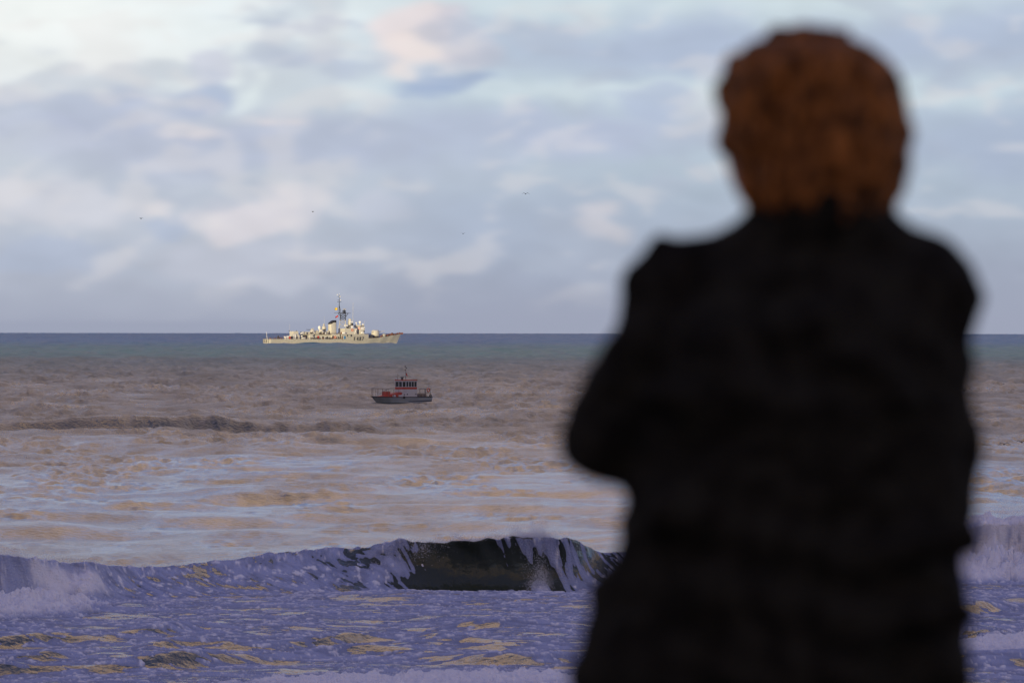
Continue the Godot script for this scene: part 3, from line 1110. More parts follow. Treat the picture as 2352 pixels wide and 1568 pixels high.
	part("tender", ship_box(680, 745, 784, 806, 4.3, 5.6, Vector2(1.12, 1.2), 0.4), white, T)
	part("tender", ship_box(672, 706, 757, 772, 4.0, 5.2, Vector2(1.1, 1.1), 0.3), white, T)
	part("upper_deck", ship_box(655, 1262, 736, 743, -5.0, 5.2), deckp, T)
	# aft house with its screen
	part("aft_house", ship_box(500, 660, 745, 812, -3.6, 3.6, Vector2(0.94, 0.9)), housep, T)
	part("aft_screen", ship_box(506, 640, 694, 745, -3.0, 3.0, Vector2(0.97, 0.97)), housep, T)
	part("aft_screen", ship_box(660, 800, 702, 737, -3.4, 3.0), housep, T)
	for p in [[506.0, 690.0], [612.0, 690.0]]:
		st = begin()
		tube(st, ship_spot(p[0], p[1] + 8, 2.0), ship_spot(p[0], p[1] - 8, 2.0), 0.28, 0.22, 8)
		part("floodlight", st, dark, T)
	for p in [[470, 765, 500], [430, 770, 455], [560, 740, 590]]:
		st = begin()
		box(st, ship_spot(p[0], 812, 2.4), ship_spot(p[2], p[1], 2.4) + Vector3(0, 0, 1.6))
		part("deck_locker", st, white, T)
	for p in [[495, 770, 515], [340, 760, 352], [535, 765, 548], [600, 770, 612]]:
		st = begin()
		box(st, ship_spot(p[0], 812, 3.0), ship_spot(p[2], p[1], 3.0) + Vector3(0, 0, 1.0))
		part("winch", st, dark, T)
	part("capstan", ship_box(505, 530, 772, 808, 4.4, 5.2), red, T)
	for p in [[560.0, 735.0, 590.0, 805.0], [590.0, 735.0, 565.0, 805.0], [520.0, 740.0, 490.0, 800.0]]:
		st = begin()
		tube(st, ship_spot(p[0], p[1], 3.9), ship_spot(p[2], p[3], 4.4), 0.16, 0.16, 6)
		part("ladder", st, housep, T)
	# aft gun mount
	st = begin(true)
	lathe(st, ship_spot(838, 737, 1.5), [Vector2(2.3, 0), Vector2(2.3, 1.5), Vector2(1.9, 1.7), Vector2(1.7, 2.9), Vector2(1.0, 3.6), Vector2(0.05, 3.7)], 18)
	var g := part("aft_gun", st, housep, T)
	st = begin()
	tube(st, ship_spot(812, 672, 2.2), ship_spot(752, 670, 2.2), 0.2, 0.15, 8)
	part("barrel", st, dark, g)
	for p in [[818, 655], [838, 652]]:
		st = begin()
		box(st, ship_spot(p[0], 668, 1.0), ship_spot(p[0] + 12, p[1], 1.0) + Vector3(0, 0, 1.0))
		part("sight", st, housep, g)
	for p in [[868, 690, 884], [888, 680, 900], [905, 700, 918], [1038, 690, 1056]]:
		st = begin()
		box(st, ship_spot(p[0], 737, 0.5), ship_spot(p[2], p[1], 0.5) + Vector3(0, 0, 2.0))
		part("ready_locker", st, housep, T)
	# directors abaft the funnel
	st = begin(true)
	lathe(st, ship_spot(966, 745, 2.0), [Vector2(0.8, -0.6), Vector2(2.1, 0.7), Vector2(2.2, 2.0), Vector2(1.5, 3.2), Vector2(1.2, 3.9), Vector2(0.05, 4.0)], 18)
	part("director_pedestal", st, housep, T)
	st = begin(true)
	lathe(st, ship_spot(1002, 668, -0.5), [Vector2(1.5, -2.8), Vector2(1.5, 0), Vector2(1.65, 0.1), Vector2(1.65, 2.1), Vector2(0.8, 2.3), Vector2(0.7, 3.9), Vector2(0.05, 4.2)], 18)
	part("director", st, housep, T)
	st = begin(true)
	lathe(st, ship_spot(938, 665, 0.0), [Vector2(0.45, -3.5), Vector2(0.45, 0), Vector2(0.95, 0.3), Vector2(1.05, 1.6), Vector2(0.7, 2.3), Vector2(0.05, 2.5)], 16)
	part("radar_dome", st, white, T)
	st = begin()
	box(st, ship_spot(1000, 672, 1.2), ship_spot(1036, 664, 1.2) + Vector3(0, 0, 0.4))
	part("director_sill", st, dark, T)
	# funnel
	var fz := 2.3
	st = begin()
	var fa := sx(1122, 0) - 3.05
	var fb := sx(1122, 0) + 3.05
	var ringf: Array[Vector2] = []
	var fc := Vector3((fa + fb) / 2.0, 0, 0)
	var fl := (fb - fa) / 2.0
	for k in 20:
		var a := TAU * k / 20.0
		var cx := cos(a)
		var cz2 := sin(a)
		ringf.append(Vector2(signf(cx) * pow(absf(cx), 0.55) * fl, signf(cz2) * pow(absf(cz2), 0.75) * fz))
	prism(st, ringf, fc, sy(737), sy(592), Vector2(0.97, 0.92))
	var fun := part("funnel", st, housep, T)
	# the raked upper part of the funnel and its black cap
	st = begin()
	var cap := begin()
	for k in 20:
		var a := ringf[k] * Vector2(0.972, 0.923)
		var b := ringf[(k + 1) % 20] * Vector2(0.972, 0.923)
		var ya := sy(592)
		var t0 := lerpf(sy(592), sy(566), step(-0.75 * fl, -0.1 * fl, a.x))
		var t1 := lerpf(sy(592), sy(566), step(-0.75 * fl, -0.1 * fl, b.x))
		quad(st, Vector3(fc.x + a.x, ya - 0.05, a.y), Vector3(fc.x + b.x, ya - 0.05, b.y), Vector3(fc.x + b.x, t1, b.y), Vector3(fc.x + a.x, t0, a.y), Vector3(a.x, 0, a.y))
		var u0 := lerpf(sy(575), sy(532), step(-1.0 * fl, 0.45 * fl, a.x))
		var u1 := lerpf(sy(575), sy(532), step(-1.0 * fl, 0.45 * fl, b.x))
		var o0 := a * 1.035
		var o1 := b * 1.035
		quad(cap, Vector3(fc.x + o0.x, t0, o0.y), Vector3(fc.x + o1.x, t1, o1.y), Vector3(fc.x + o1.x * 0.96, u1, o1.y * 0.9), Vector3(fc.x + o0.x * 0.96, u0, o0.y * 0.9), Vector3(a.x, 0, a.y))
		tri(cap, Vector3(fc.x + o0.x * 0.96, u0, o0.y * 0.9), Vector3(fc.x + o1.x * 0.96, u1, o1.y * 0.9), Vector3(fc.x, sy(555), 0), Vector3.UP)
		tri(cap, Vector3(fc.x + o0.x, t0, o0.y), Vector3(fc.x + o1.x, t1, o1.y), Vector3(fc.x, sy(575), 0), Vector3.DOWN)
	part("raked_top", st, housep, fun)
	part("cap", cap, black, fun)
	# bridge block
	part("bridge_house", ship_box(1208, 1480, 652, 738, -4.6, 4.6), housep, T)
	part("bridge_front", ship_box(1440, 1592, 672, 742, -4.4, 4.6), housep, T)
	part("bridge_windows", ship_box(1484, 1594, 681, 706, -4.2, 4.68), black, T)
	part("bridge_wing", ship_box(1440, 1600, 634, 672, -4.8, 4.9), white, T)
	part("bridge_wing_port", ship_box(1572, 1598, 650, 662, 4.0, 4.96), black, T)
	part("compass_platform", ship_box(1430, 1590, 602, 634, -3.6, 3.6, Vector2(0.98, 0.95)), housep, T)
	for p in [[1452, 1476], [1530, 1548], [1556, 1582]]:
		st = begin()
		box(st, ship_spot(p[0], 628, 3.62), ship_spot(p[1], 616, 3.62) + Vector3(0, 0, 0.12))
		part("platform_port", st, dark, T)
	st = begin()
	tube(st, ship_spot(1478, 660, 4.75), ship_spot(1452, 735, 4.75), 0.22, 0.22, 6)
	part("stanchion", st, white, T)
	st = begin()
	tube(st, ship_spot(1527, 600, 5.0), ship_spot(1527, 710, 5.0), 0.12, 0.12, 6)
	part("stanchion", st, white, T)
	part("life_raft", ship_box(1262, 1322, 710, 732, 4.7, 6.2, Vector2(0.9, 0.8), 0.4), white, T)
	part("life_raft", ship_box(1536, 1592, 706, 724, 4.7, 6.0, Vector2(0.9, 0.8), 0.4), white, T)
	part("director_tower", ship_box(1338, 1408, 545, 655, -1.7, 1.7, Vector2(0.86, 0.86), 0.5), housep, T)
	part("director_tower_top", ship_box(1350, 1404, 512, 545, -1.3, 1.3, Vector2.ONE, 0.4), housep, T)
	part("director_arm", ship_box(1372, 1426, 548, 566, 1.0, 2.2), white, T)
	for p in [[1400, 575, 1420], [1380, 600, 1400], [1330, 625, 1350]]:
		st = begin()
		box(st, ship_spot(p[0], 652, 1.8), ship_spot(p[2], p[1], 1.8) + Vector3(0, 0, 0.8))
		part("signal_locker", st, dark, T)
	st = begin()
	box(st, ship_spot(1296, 620, 2.0), ship_spot(1334, 601, 2.0) + Vector3(0, 0, 1.6))
	part("signal_deck_screen", st, white, T)
	st = begin()
	box(st, ship_spot(1392, 650, 3.6), ship_spot(1424, 612, 3.6) + Vector3(0, 0, 0.5))
	part("signal_deck_screen", st, white, T)
	for p in [[1470.0, 572.0, 0.62, 0.0], [1525.0, 560.0, 0.92, 1.0], [1570.0, 592.0, 0.6, 2.0]]:
		st = begin(true)
		ball(st, ship_spot(p[0], p[1], p[3]), p[2], 14)
		tube(st, ship_spot(p[0], p[1], p[3]), ship_spot(p[0], 604, p[3]), 0.25, 0.3, 8)
		part("satellite_dome", st, white, T)
	# mast: a light lower lattice, a dark upper one, a platform with its radar, and the pole mast
	var mz := 1.5
	var legs := [Vector2(1232, -1), Vector2(1318, -1), Vector2(1232, 1), Vector2(1318, 1)]
	var low := begin()
	var upper := begin()
	var foot: Array[Vector3] = []
	var knee: Array[Vector3] = []
	var head: Array[Vector3] = []
	for l in legs:
		foot.append(ship_spot(l.x - (12 if l.x < 1270 else -6), 652, l.y * mz * 1.3))
		knee.append(ship_spot(l.x + (4 if l.x < 1270 else -4), 535, l.y * mz))
		head.append(ship_spot(l.x + (12 if l.x < 1270 else -2), 430, l.y * mz * 0.9))
	for k in 4:
		tube(low, foot[k], knee[k], 0.26, 0.22, 6)
		tube(upper, knee[k], head[k], 0.22, 0.20, 6)
	for e in [[0, 1], [2, 3], [0, 2], [1, 3]]:
		for s in 2:
			var a := foot[e[0]].lerp(knee[e[0]], s / 2.0)
			var b := foot[e[1]].lerp(knee[e[1]], s / 2.0)
			var c := foot[e[0]].lerp(knee[e[0]], (s + 1) / 2.0)
			var d := foot[e[1]].lerp(knee[e[1]], (s + 1) / 2.0)
			tube(low, a, d, 0.12, 0.12, 5)
			tube(low, b, c, 0.12, 0.12, 5)
			tube(low, c, d, 0.12, 0.12, 5)
		for s in 3:
			var a := knee[e[0]].lerp(head[e[0]], s / 3.0)
			var b := knee[e[1]].lerp(head[e[1]], s / 3.0)
			var c := knee[e[0]].lerp(head[e[0]], (s + 1) / 3.0)
			var d := knee[e[1]].lerp(head[e[1]], (s + 1) / 3.0)
			tube(upper, a, d, 0.13, 0.13, 5)
			tube(upper, b, c, 0.13, 0.13, 5)
			tube(upper, c, d, 0.13, 0.13, 5)
	for z in [-1.2, 1.2]:
		tube(upper, ship_spot(1212, 432, z), ship_spot(1248, 482, z), 0.16, 0.16, 5)
		tube(upper, ship_spot(1352, 432, z), ship_spot(1316, 482, z), 0.16, 0.16, 5)
	part("lower_lattice", low, housep, T)
	var mast := part("mast_lattice", upper, black, T)
	part("platform", ship_box(1216, 1362, 426, 434, -2.0, 2.0), black, mast)
	st = begin()
	tube(st, ship_spot(1150, 425, 0), ship_spot(1392, 430, 0), 0.12, 0.12, 6)
	tube(st, ship_spot(1292, 428, -5), ship_spot(1292, 428, 5), 0.12, 0.12, 6)
	part("yard", st, black, mast)
	st = begin(true)
	lathe(st, ship_spot(1295, 430, 0), [Vector2(1.3, 0), Vector2(1.3, 0.5), Vector2(0.55, 0.6), Vector2(0.55, 1.5), Vector2(1.3, 1.7), Vector2(1.3, 2.0), Vector2(0.3, 2.1), Vector2(0.3, 2.7), Vector2(0.05, 2.75)], 14)
	for a in 5:
		var t := TAU * a / 5.0
		tube(st, ship_spot(1295, 430, 0) + Vector3(cos(t) * 1.15, 0.4, sin(t) * 1.15), ship_spot(1295, 430, 0) + Vector3(cos(t) * 1.15, 1.8, sin(t) * 1.15), 0.18, 0.18, 6)
	part("radar_drum", st, black, mast)
	st = begin()
	box(st, ship_spot(1278, 374, -0.4), ship_spot(1314, 366, -0.4) + Vector3(0, 0, 0.8))
	part("radar_bar", st, yellow_grey(), mast)
	st = begin()
	tube(st, ship_spot(1222, 432, 0), ship_spot(1224, 262, 0), 0.30, 0.22, 8)
	tube(st, ship_spot(1224, 262, 0), ship_spot(1224, 150, 0), 0.18, 0.12, 8)
	tube(st, ship_spot(1252, 430, 0), ship_spot(1226, 318, 0), 0.14, 0.14, 6)
	for y in [345, 375, 405]:
		tube(st, ship_spot(1223, y, 0), ship_spot(1223 + (y - 318) * 0.25, y + 10, 0), 0.1, 0.1, 5)
	for y in [[262.0, 30.0], [238.0, 24.0], [184.0, 22.0]]:
		tube(st, ship_spot(1224 - y[1], y[0], 0), ship_spot(1224 + y[1], y[0], 0), 0.14, 0.14, 6)
	part("pole_mast", st, black, mast)
	for p in [[1198.0, 158.0, 0.42], [1236.0, 184.0, 0.5], [1243.0, 236.0, 0.42], [1226.0, 150.0, 0.3]]:
		st = begin(true)
		ball(st, ship_spot(p[0], p[1], 0.1), p[2], 10)
		part("mast_light", st, white, mast)
	# flags at the yard
	for p in [[1180.0, 365.0, 1.0], [1190.0, 466.0, 0.0]]:
		st = begin(true)
		var n := 6
		for k in n:
			var a := k / float(n)
			var b := (k + 1) / float(n)
			var f0 := ship_spot(p[0] + 20 - 42 * a, p[1] + 8 * a * (1.0 - p[2] * 0.5), 0.25 + 0.22 * sin(a * 7.0))
			var f1 := ship_spot(p[0] + 20 - 42 * b, p[1] + 8 * b * (1.0 - p[2] * 0.5), 0.25 + 0.22 * sin(b * 7.0))
			var hgt := 0.85 if p[2] > 0.5 else 0.6
			var tilt := 0.0 if p[2] > 0.5 else -0.9
			for off in [0.0, 0.03]:
				quad(st, f0 + Vector3(0, hgt + tilt * a, off), f1 + Vector3(0, hgt + tilt * b, off), f1 + Vector3(0, -hgt + tilt * b, off), f0 + Vector3(0, -hgt + tilt * a, off), Vector3(0, 0, 1 if off > 0 else -1))
		part("signal_flag", st, yellow if p[2] > 0.5 else red, mast)
	st = begin()
	tube(st, ship_spot(1200, 425, 0.25), ship_spot(1204, 330, 0.25), 0.04, 0.04, 4)
	tube(st, ship_spot(1210, 425, 0.25), ship_spot(1208, 500, 0.25), 0.04, 0.04, 4)
	part("halyard", st, dark, mast)
	# whip aerials and staffs
	for p in [[1422.0, 600.0, 270.0, 1.0, 0.13], [512.0, 700.0, 590.0, 2.0, 0.07], [1008.0, 600.0, 470.0, 0.0, 0.07], [1590.0, 605.0, 545.0, 2.0, 0.08]]:
		st = begin()
		tube(st, ship_spot(p[0], p[1], p[3]), ship_spot(p[0] + 2, p[2], p[3]), p[4], p[4] * 0.6, 6)
		part("whip_aerial", st, housep, T)
	st = begin()
	tube(st, Vector3(-55.4, 3.6, 0), Vector3(-56.2, 9.0, 0), 0.16, 0.1, 6)
	part("ensign_staff", st, white, T)
	# forward gun
	st = begin(true)
	var gp := ship_spot(1748, 772, 0)
	lathe(st, gp, [Vector2(2.0, -0.8), Vector2(2.0, 0.35)], 20)
	var ringg := part("gun_ring", st, dark, T)
	st = begin(true)
	lathe(st, gp, [Vector2(2.9, 0.35), Vector2(3.0, 0.6), Vector2(3.0, 3.2), Vector2(2.7, 4.2), Vector2(2.2, 4.6), Vector2(0.05, 4.75)], 24, 0.85)
	var gun := part("gun_turret", st, housep, T)
	st = begin()
	tube(st, gp + Vector3(2.6, 3.5, 0), gp + Vector3(7.6, 3.75, 0), 0.28, 0.2, 10)
	part("barrel", st, housep, gun)
	st = begin()
	box(st, gp + Vector3(-3.4, 2.6, 0.5), gp + Vector3(-1.8, 3.9, 1.6))
	part("rear_hatch", st, housep, gun)
	# life rings
	for p in [[1168.0, 782.0, 5.42, 0.8], [1417.0, 676.0, 4.68, 0.8], [1515.0, 648.0, 5.02, 0.75]]:
		st = begin(true)
		ring(st, ship_spot(p[0], p[1], p[2]), Vector3.RIGHT, Vector3.UP, p[3], 0.2, 16, 6)
		part("life_ring", st, orange, T)
	part("fire_locker", ship_box(912, 938, 764, 800, 4.5, 4.9), red, T)
	# bulwark fittings: bollards, windlass, hose reels
	for k in 26:
		var px := 1830.0 + k * 12.6 + rng.randf_range(-3, 3)
		var z := 0.0
		var x := sx(px, 0)
		z = rng.randf_range(-0.6, 0.8) * hull_half(x, sheer(x))
		x = sx(px, z)
		var h := rng.randf_range(0.5, 1.5)
		st = begin()
		box(st, Vector3(x - 0.25, sheer(x) - 0.15, z - 0.25), Vector3(x + rng.randf_range(0.1, 0.6), sheer(x) + h, z + 0.25))
		part("deck_fitting", st, rust, T)
	st = begin()
	box(st, ship_spot(1980, 760, 0), ship_spot(1996, 716, 0) + Vector3(0, 0, 1.0))
	part("windlass", st, dark, T)
	st = begin()
	box(st, ship_spot(1660, 800, 2.5), ship_spot(1690, 748, 2.5) + Vector3(0, 0, 1.6))
	part("hose_reel", st, dark, T)
	st = begin()
	box(st, ship_spot(1856, 775, 1), ship_spot(1880, 735, 1) + Vector3(0, 0, 1.5))
	part("breakwater_locker", st, housep, T)
	for k in 22:
		var x := -54.5 + k * 1.4 + rng.randf_range(-0.3, 0.3)
		var z := rng.randf_range(-0.3, 0.85) * 4.6
		var h := rng.randf_range(0.5, 1.5)
		st = begin()
		box(st, Vector3(x, 3.5, z), Vector3(x + rng.randf_range(0.2, 0.8), 3.7 + h, z + rng.randf_range(0.2, 0.7)))
		part("deck_fitting", st, rust, T)
	# lockers, vents and reels crowded along the upper deck
	for k in 44:
		var px := 668.0 + k * 13.4 + rng.randf_range(-5, 5)
		if px > 1040.0 and px < 1195.0:
			continue
		var z := rng.randf_range(2.6, 4.6)
		var w := rng.randf_range(0.3, 1.3)
		st = begin()
		var b := ship_spot(px, 736, z)
		box(st, b, b + Vector3(w, rng.randf_range(0.5, 1.9), rng.randf_range(0.3, 0.6)), Vector2(0.9, 0.9))
		part("deck_fitting", st, [housep, dark, white, rust, deckp, housep, dark][rng.randi() % 7], T)
	for k in 26:
		var px := 700.0 + k * 22.0 + rng.randf_range(-8, 8)
		st = begin()
		var b := ship_spot(px, 812, 5.0)
		box(st, b, b + Vector3(rng.randf_range(0.2, 0.9), rng.randf_range(0.8, 1.9), 0.35))
		part("deck_fitting", st, [housep, dark, rust, deckp, white, dark][rng.randi() % 6], T)
	# rails
	st = begin()
	for sgn in [-1.0, 1.0]:
		var pts: Array = []
		for k in 17:
			var x := lerpf(-55.8, x0, k / 16.0)
			pts.append(Vector3(x, sheer(x) - 0.1, sgn * (hull_half(x, 3.7) - 0.1)))
		rail(st, pts, 1.1, 1.6)
		pts = []
		for k in 13:
			var x := lerpf(x1 + 0.3, 55.3, k / 12.0)
			pts.append(Vector3(x, sheer(x) - 0.1, sgn * maxf(0.05, hull_half(x, sheer(x)) - 0.1)))
		rail(st, pts, 1.1, 1.5)
	rail(st, [ship_spot(1062, 740, 5.0), ship_spot(1225, 740, 5.0)], 1.2, 1.4)
	part("guard_rails", st, deckp, T)
	# guard over the propellers
	st = begin()
	box(st, Vector3(-47, 0.9, hull_half(-44, 1.0) - 0.2), Vector3(-42.5, 1.2, hull_half(-44, 1.0) + 1.0))
	part("propeller_guard", st, housep, T)

func yellow_grey() -> StandardMaterial3D:
	return mat("radar_buff", Color(0.55, 0.47, 0.28), 0.7)

# ------------------------------------------------------------------ harbour boat
# Its own axes: +x to the bow, -z to the side that faces the shore, y = 0 at the waterline.

const BOAT_TURN := 218.0
const BOAT_D := 1055.0
const BL := 6.35     # half length

func boat_half(x: float, y: float) -> float:
	var deck := pick(PackedFloat32Array([-6.4, -3.0, 1.0, 3.2, 4.8, 5.9, 6.4]), PackedFloat32Array([1.85, 2.0, 2.0, 1.8, 1.25, 0.55, 0.04]), x)
	var water := pick(PackedFloat32Array([-6.4, -3.0, 1.0, 3.2, 4.8, 5.9, 6.4]), PackedFloat32Array([1.62, 1.78, 1.75, 1.45, 0.85, 0.3, 0.03]), x)
	return lerpf(water, deck, step(-0.1, 1.0, y))

func boat_x(x: float, y: float) -> float:
	return x - 1.25 * clampf(1.0 - y / 1.15, 0.0, 1.5) * step(0.0, 6.4, x)

func boat_sheer(x: float) -> float:
	return 1.06 - 0.0 * x + 0.10 * step(2.0, 6.4, x)

func build_boat() -> void:
	var grey := mat("boat_hull_paint", Color(0.29, 0.31, 0.32), 0.45)
	var white := mat("boat_white", Color(0.48, 0.46, 0.45), 0.45)
	var red := mat("boat_red", Color(0.40, 0.045, 0.018), 0.5)
	var black := mat("boat_black", Color(0.02, 0.02, 0.022), 0.6)
	var steel := mat("boat_steel", Color(0.16, 0.13, 0.11), 0.5, 0.3)
	var glass := mat("boat_glass", Color(0.03, 0.04, 0.04), 0.05)
	var navy := mat("boat_navy", Color(0.015, 0.022, 0.05), 0.5)
	var deckp := mat("boat_deck", Color(0.30, 0.10, 0.07), 0.85)
	var tyre := mat("boat_rubber", Color(0.025, 0.025, 0.025), 0.9)
	var faded := mat("boat_faded", Color(0.24, 0.25, 0.27), 0.7)
	var orange := mat("ring_orange", Color(0.62, 0.10, 0.03), 0.6)
	var T := thing("harbour_boat", "small white and red workboat with glazed wheelhouse facing left", "boat")
	T.position = Vector3((916.0 - 1176.0) * RAD * BOAT_D, sea_drop(BOAT_D) + 0.05, -BOAT_D)
	T.rotation.y = deg_to_rad(BOAT_TURN)
	# hull
	var st := begin(true)
	var n := 36
	var lev := [-0.6, 0.0, 0.35, 0.7, 1.0]
	for sgn in [-1.0, 1.0]:
		for i in n:
			for k in 4:
				var p: Array[Vector3] = []
				for e in [[i, k], [i + 1, k], [i + 1, k + 1], [i, k + 1]]:
					var x: float = lerpf(-6.4, 6.4, e[0] / float(n))
					var y: float = lev[e[1]] if lev[e[1]] < 0.0 else lev[e[1]] * boat_sheer(x)
					p.append(Vector3(boat_x(x, y), y, sgn * boat_half(x, y)))
				quad(st, p[0], p[1], p[2], p[3], Vector3(0, 0, sgn))
	for k in 4:
		var y0: float = lev[k] if lev[k] < 0.0 else lev[k] * boat_sheer(-6.4)
		var y1: float = lev[k + 1] * boat_sheer(-6.4)
		quad(st, Vector3(-6.4, y0, -boat_half(-6.4, y0)), Vector3(-6.4, y0, boat_half(-6.4, y0)), Vector3(-6.4, y1, boat_half(-6.4, y1)), Vector3(-6.4, y1, -boat_half(-6.4, y1)), Vector3.LEFT)
	var hull := part("hull", st, grey, T)
	st = begin()
	for i in n:
		var a := lerpf(-6.4, 6.4, i / float(n))
		var b := lerpf(-6.4, 6.4, (i + 1) / float(n))
		quad(st, Vector3(a, boat_sheer(a) - 0.03, -boat_half(a, 1)), Vector3(a, boat_sheer(a) - 0.03, boat_half(a, 1)), Vector3(b, boat_sheer(b) - 0.03, boat_half(b, 1)), Vector3(b, boat_sheer(b) - 0.03, -boat_half(b, 1)), Vector3.UP)
	part("deck", st, deckp, T)
	# rubbing strake
	st = begin()
	for sgn in [-1.0, 1.0]:
		for i in n:
			var a := lerpf(-6.4, 6.4, i / float(n))
			var b := lerpf(-6.4, 6.4, (i + 1) / float(n))
			tube(st, Vector3(a, boat_sheer(a) - 0.04, sgn * (boat_half(a, 1) + 0.01)), Vector3(b, boat_sheer(b) - 0.04, sgn * (boat_half(b, 1) + 0.01)), 0.075, 0.075, 6)
	tube(st, Vector3(-6.42, 1.02, -1.85), Vector3(-6.42, 1.02, 1.85), 0.075, 0.075, 6)
	part("rubbing_strake", st, black, hull)
	# stripe low on the after part of the side and the worn lettering above it
	for sgn in [-1.0, 1.0]:
		st = begin()
		for i in 12:
			var a := lerpf(-6.38, -0.9, i / 12.0)
			var b := lerpf(-6.38, -0.9, (i + 1) / 12.0)
			var ya := lerpf(0.20, 0.14, i / 12.0)
			var yb := lerpf(0.20, 0.14, (i + 1) / 12.0)
			var ha := lerpf(0.17, 0.11, i / 12.0)
			var hb := lerpf(0.17, 0.11, (i + 1) / 12.0)
			quad(st, Vector3(a, ya, sgn * (boat_half(a, ya) + 0.012)), Vector3(b, yb, sgn * (boat_half(b, yb) + 0.012)), Vector3(b, yb + hb, sgn * (boat_half(b, yb + hb) + 0.012)), Vector3(a, ya + ha, sgn * (boat_half(a, ya + ha) + 0.012)), Vector3(0, 0, sgn))
		part("stripe", st, navy, hull)
	var lx := -3.1
	for w in [4, 5, 4]:
		st = begin()
		for k in w:
			box(st, Vector3(lx, 0.62, -boat_half(lx, 0.72) - 0.012), Vector3(lx + 0.09, 0.80, -boat_half(lx, 0.72) + 0.05))
			lx += 0.125
		lx += 0.14
		part("worn_lettering", st, faded, hull)
	# low trunk cabin in front of the wheelhouse: sloping red top, white side
	st = begin()
	trunk(st, [Vector3(5.5, 1.12, 0.35), Vector3(4.0, 1.30, 0.9), Vector3(2.5, 1.62, 1.25), Vector3(0.2, 1.95, 1.35)], 0.02)
	part("foredeck_trunk", st, red, T)
	st = begin()
	box(st, Vector3(0.3, 1.05, -1.75), Vector3(2.4, 1.42, 1.75), Vector2(0.98, 0.96))
	part("trunk_coaming", st, white, T)
	st = begin()
	box(st, Vector3(2.45, 1.25, -0.75), Vector3(3.45, 2.05, 0.75), Vector2(0.94, 0.94), 0.08)
	part("hatch_box", st, red, T)
	st = begin()
	box(st, Vector3(1.5, 1.05, -1.9), Vector3(1.95, 1.45, -1.62), Vector2.ONE, 0.05)
	part("fire_box", st, red, T)
	# side bulwark rising to the wheelhouse
	for sgn in [-1.0, 1.0]:
		st = begin()
		var pr: Array[Vector2] = [Vector2(1.5, 1.0), Vector2(-2.9, 1.0), Vector2(-2.9, 2.05), Vector2(-1.0, 1.95), Vector2(0.2, 1.78)]
		for z in [sgn * 1.72, sgn * 1.78]:
			for k in range(1, 4):
				tri(st, Vector3(pr[0].x, pr[0].y, z), Vector3(pr[k].x, pr[k].y, z), Vector3(pr[k + 1].x, pr[k + 1].y, z), Vector3(0, 0, 1 if z > 1.75 or (z < 0 and z > -1.75) else -1))
		for k in 5:
			var a := pr[k]
			var b := pr[(k + 1) % 5]
			quad(st, Vector3(a.x, a.y, sgn * 1.72), Vector3(b.x, b.y, sgn * 1.72), Vector3(b.x, b.y, sgn * 1.78), Vector3(a.x, a.y, sgn * 1.78), Vector3(a.x + b.x + 1.0, a.y + b.y - 3.0, 0))
		part("bulwark", st, white, T)
	# wheelhouse
	var house := Node3D.new()
	house.name = "wheelhouse"
	T.add_child(house)
	var X0 := -3.0    # after end
	var X1 := 0.05    # front
	var Z := 1.6
	var ch := 0.5     # cut front corners
	var plan: Array[Vector2] = [Vector2(X0, -Z), Vector2(X1 - ch, -Z), Vector2(X1, -Z + ch), Vector2(X1, Z - ch), Vector2(X1 - ch, Z), Vector2(X0, Z)]
	var wall := func(y0: float, y1: float, out: float) -> SurfaceTool:
		var s2 := begin()
		var ring2: Array[Vector2] = []
		var mid := Vector2((X0 + X1) / 2.0, 0)
		for p in plan:
			ring2.append((p - mid) * (1.0 + out) )
		prism(s2, ring2, Vector3(mid.x, 0, 0), y0, y1)
		return s2
	part("lower_wall", wall.call(1.04, 2.46, 0.0), white, house)
	part("red_band", wall.call(2.463, 2.84, 0.006), red, house)
	part("sill", wall.call(2.843, 2.93, 0.0), white, house)
	part("header", wall.call(3.86, 4.06, 0.0), white, house)
	part("roof", wall.call(4.063, 4.22, 0.03), red, house)
	part("interior", wall.call(2.932, 3.0, -0.3), black, house)
	# posts between the windows, and a pane in each opening
	for i in 6:
		var a := plan[i]
		var b := plan[(i + 1) % 6]
		var len2 := a.distance_to(b)
		var count: int = {0: 4, 1: 1, 2: 2, 3: 1, 4: 4, 5: 2}[i]
		var mid := (a + b) / 2.0
		var out := Vector2((b - a).y, -(b - a).x).normalized()
		if out.dot(mid - Vector2((X0 + X1) / 2.0, 0)) < 0:
			out = -out
		for k in count + 1:
			st = begin()
			var p := a.lerp(b, k / float(count))
			tube(st, Vector3(p.x - out.x * 0.05, 2.9, p.y - out.y * 0.05), Vector3(p.x - out.x * 0.05, 3.9, p.y - out.y * 0.05), 0.07, 0.07, 6)
			part("window_post", st, white, house)
		for k in count:
			st = begin()
			var p := a.lerp(b, (k + 0.08) / count) - out * 0.06
			var q := a.lerp(b, (k + 0.92) / count) - out * 0.06
			quad(st, Vector3(p.x, 2.93, p.y), Vector3(q.x, 2.93, q.y), Vector3(q.x, 3.86, q.y), Vector3(p.x, 3.86, p.y), Vector3(out.x, 0, out.y))
			var w := part("window", st, glass, house)
	# what stands on the roof
	st = begin()
	tube(st, Vector3(-1.6, 4.2, 0), Vector3(-1.6, 6.85, 0), 0.055, 0.035, 8)
	for e in [[6.6, 0.22], [6.3, -0.2], [5.9, 0.2], [5.4, 0.15]]:
		tube(st, Vector3(-1.6, e[0], 0), Vector3(-1.6, e[0], e[1]), 0.03, 0.03, 6)
	var mast := part("mast", st, steel, T)
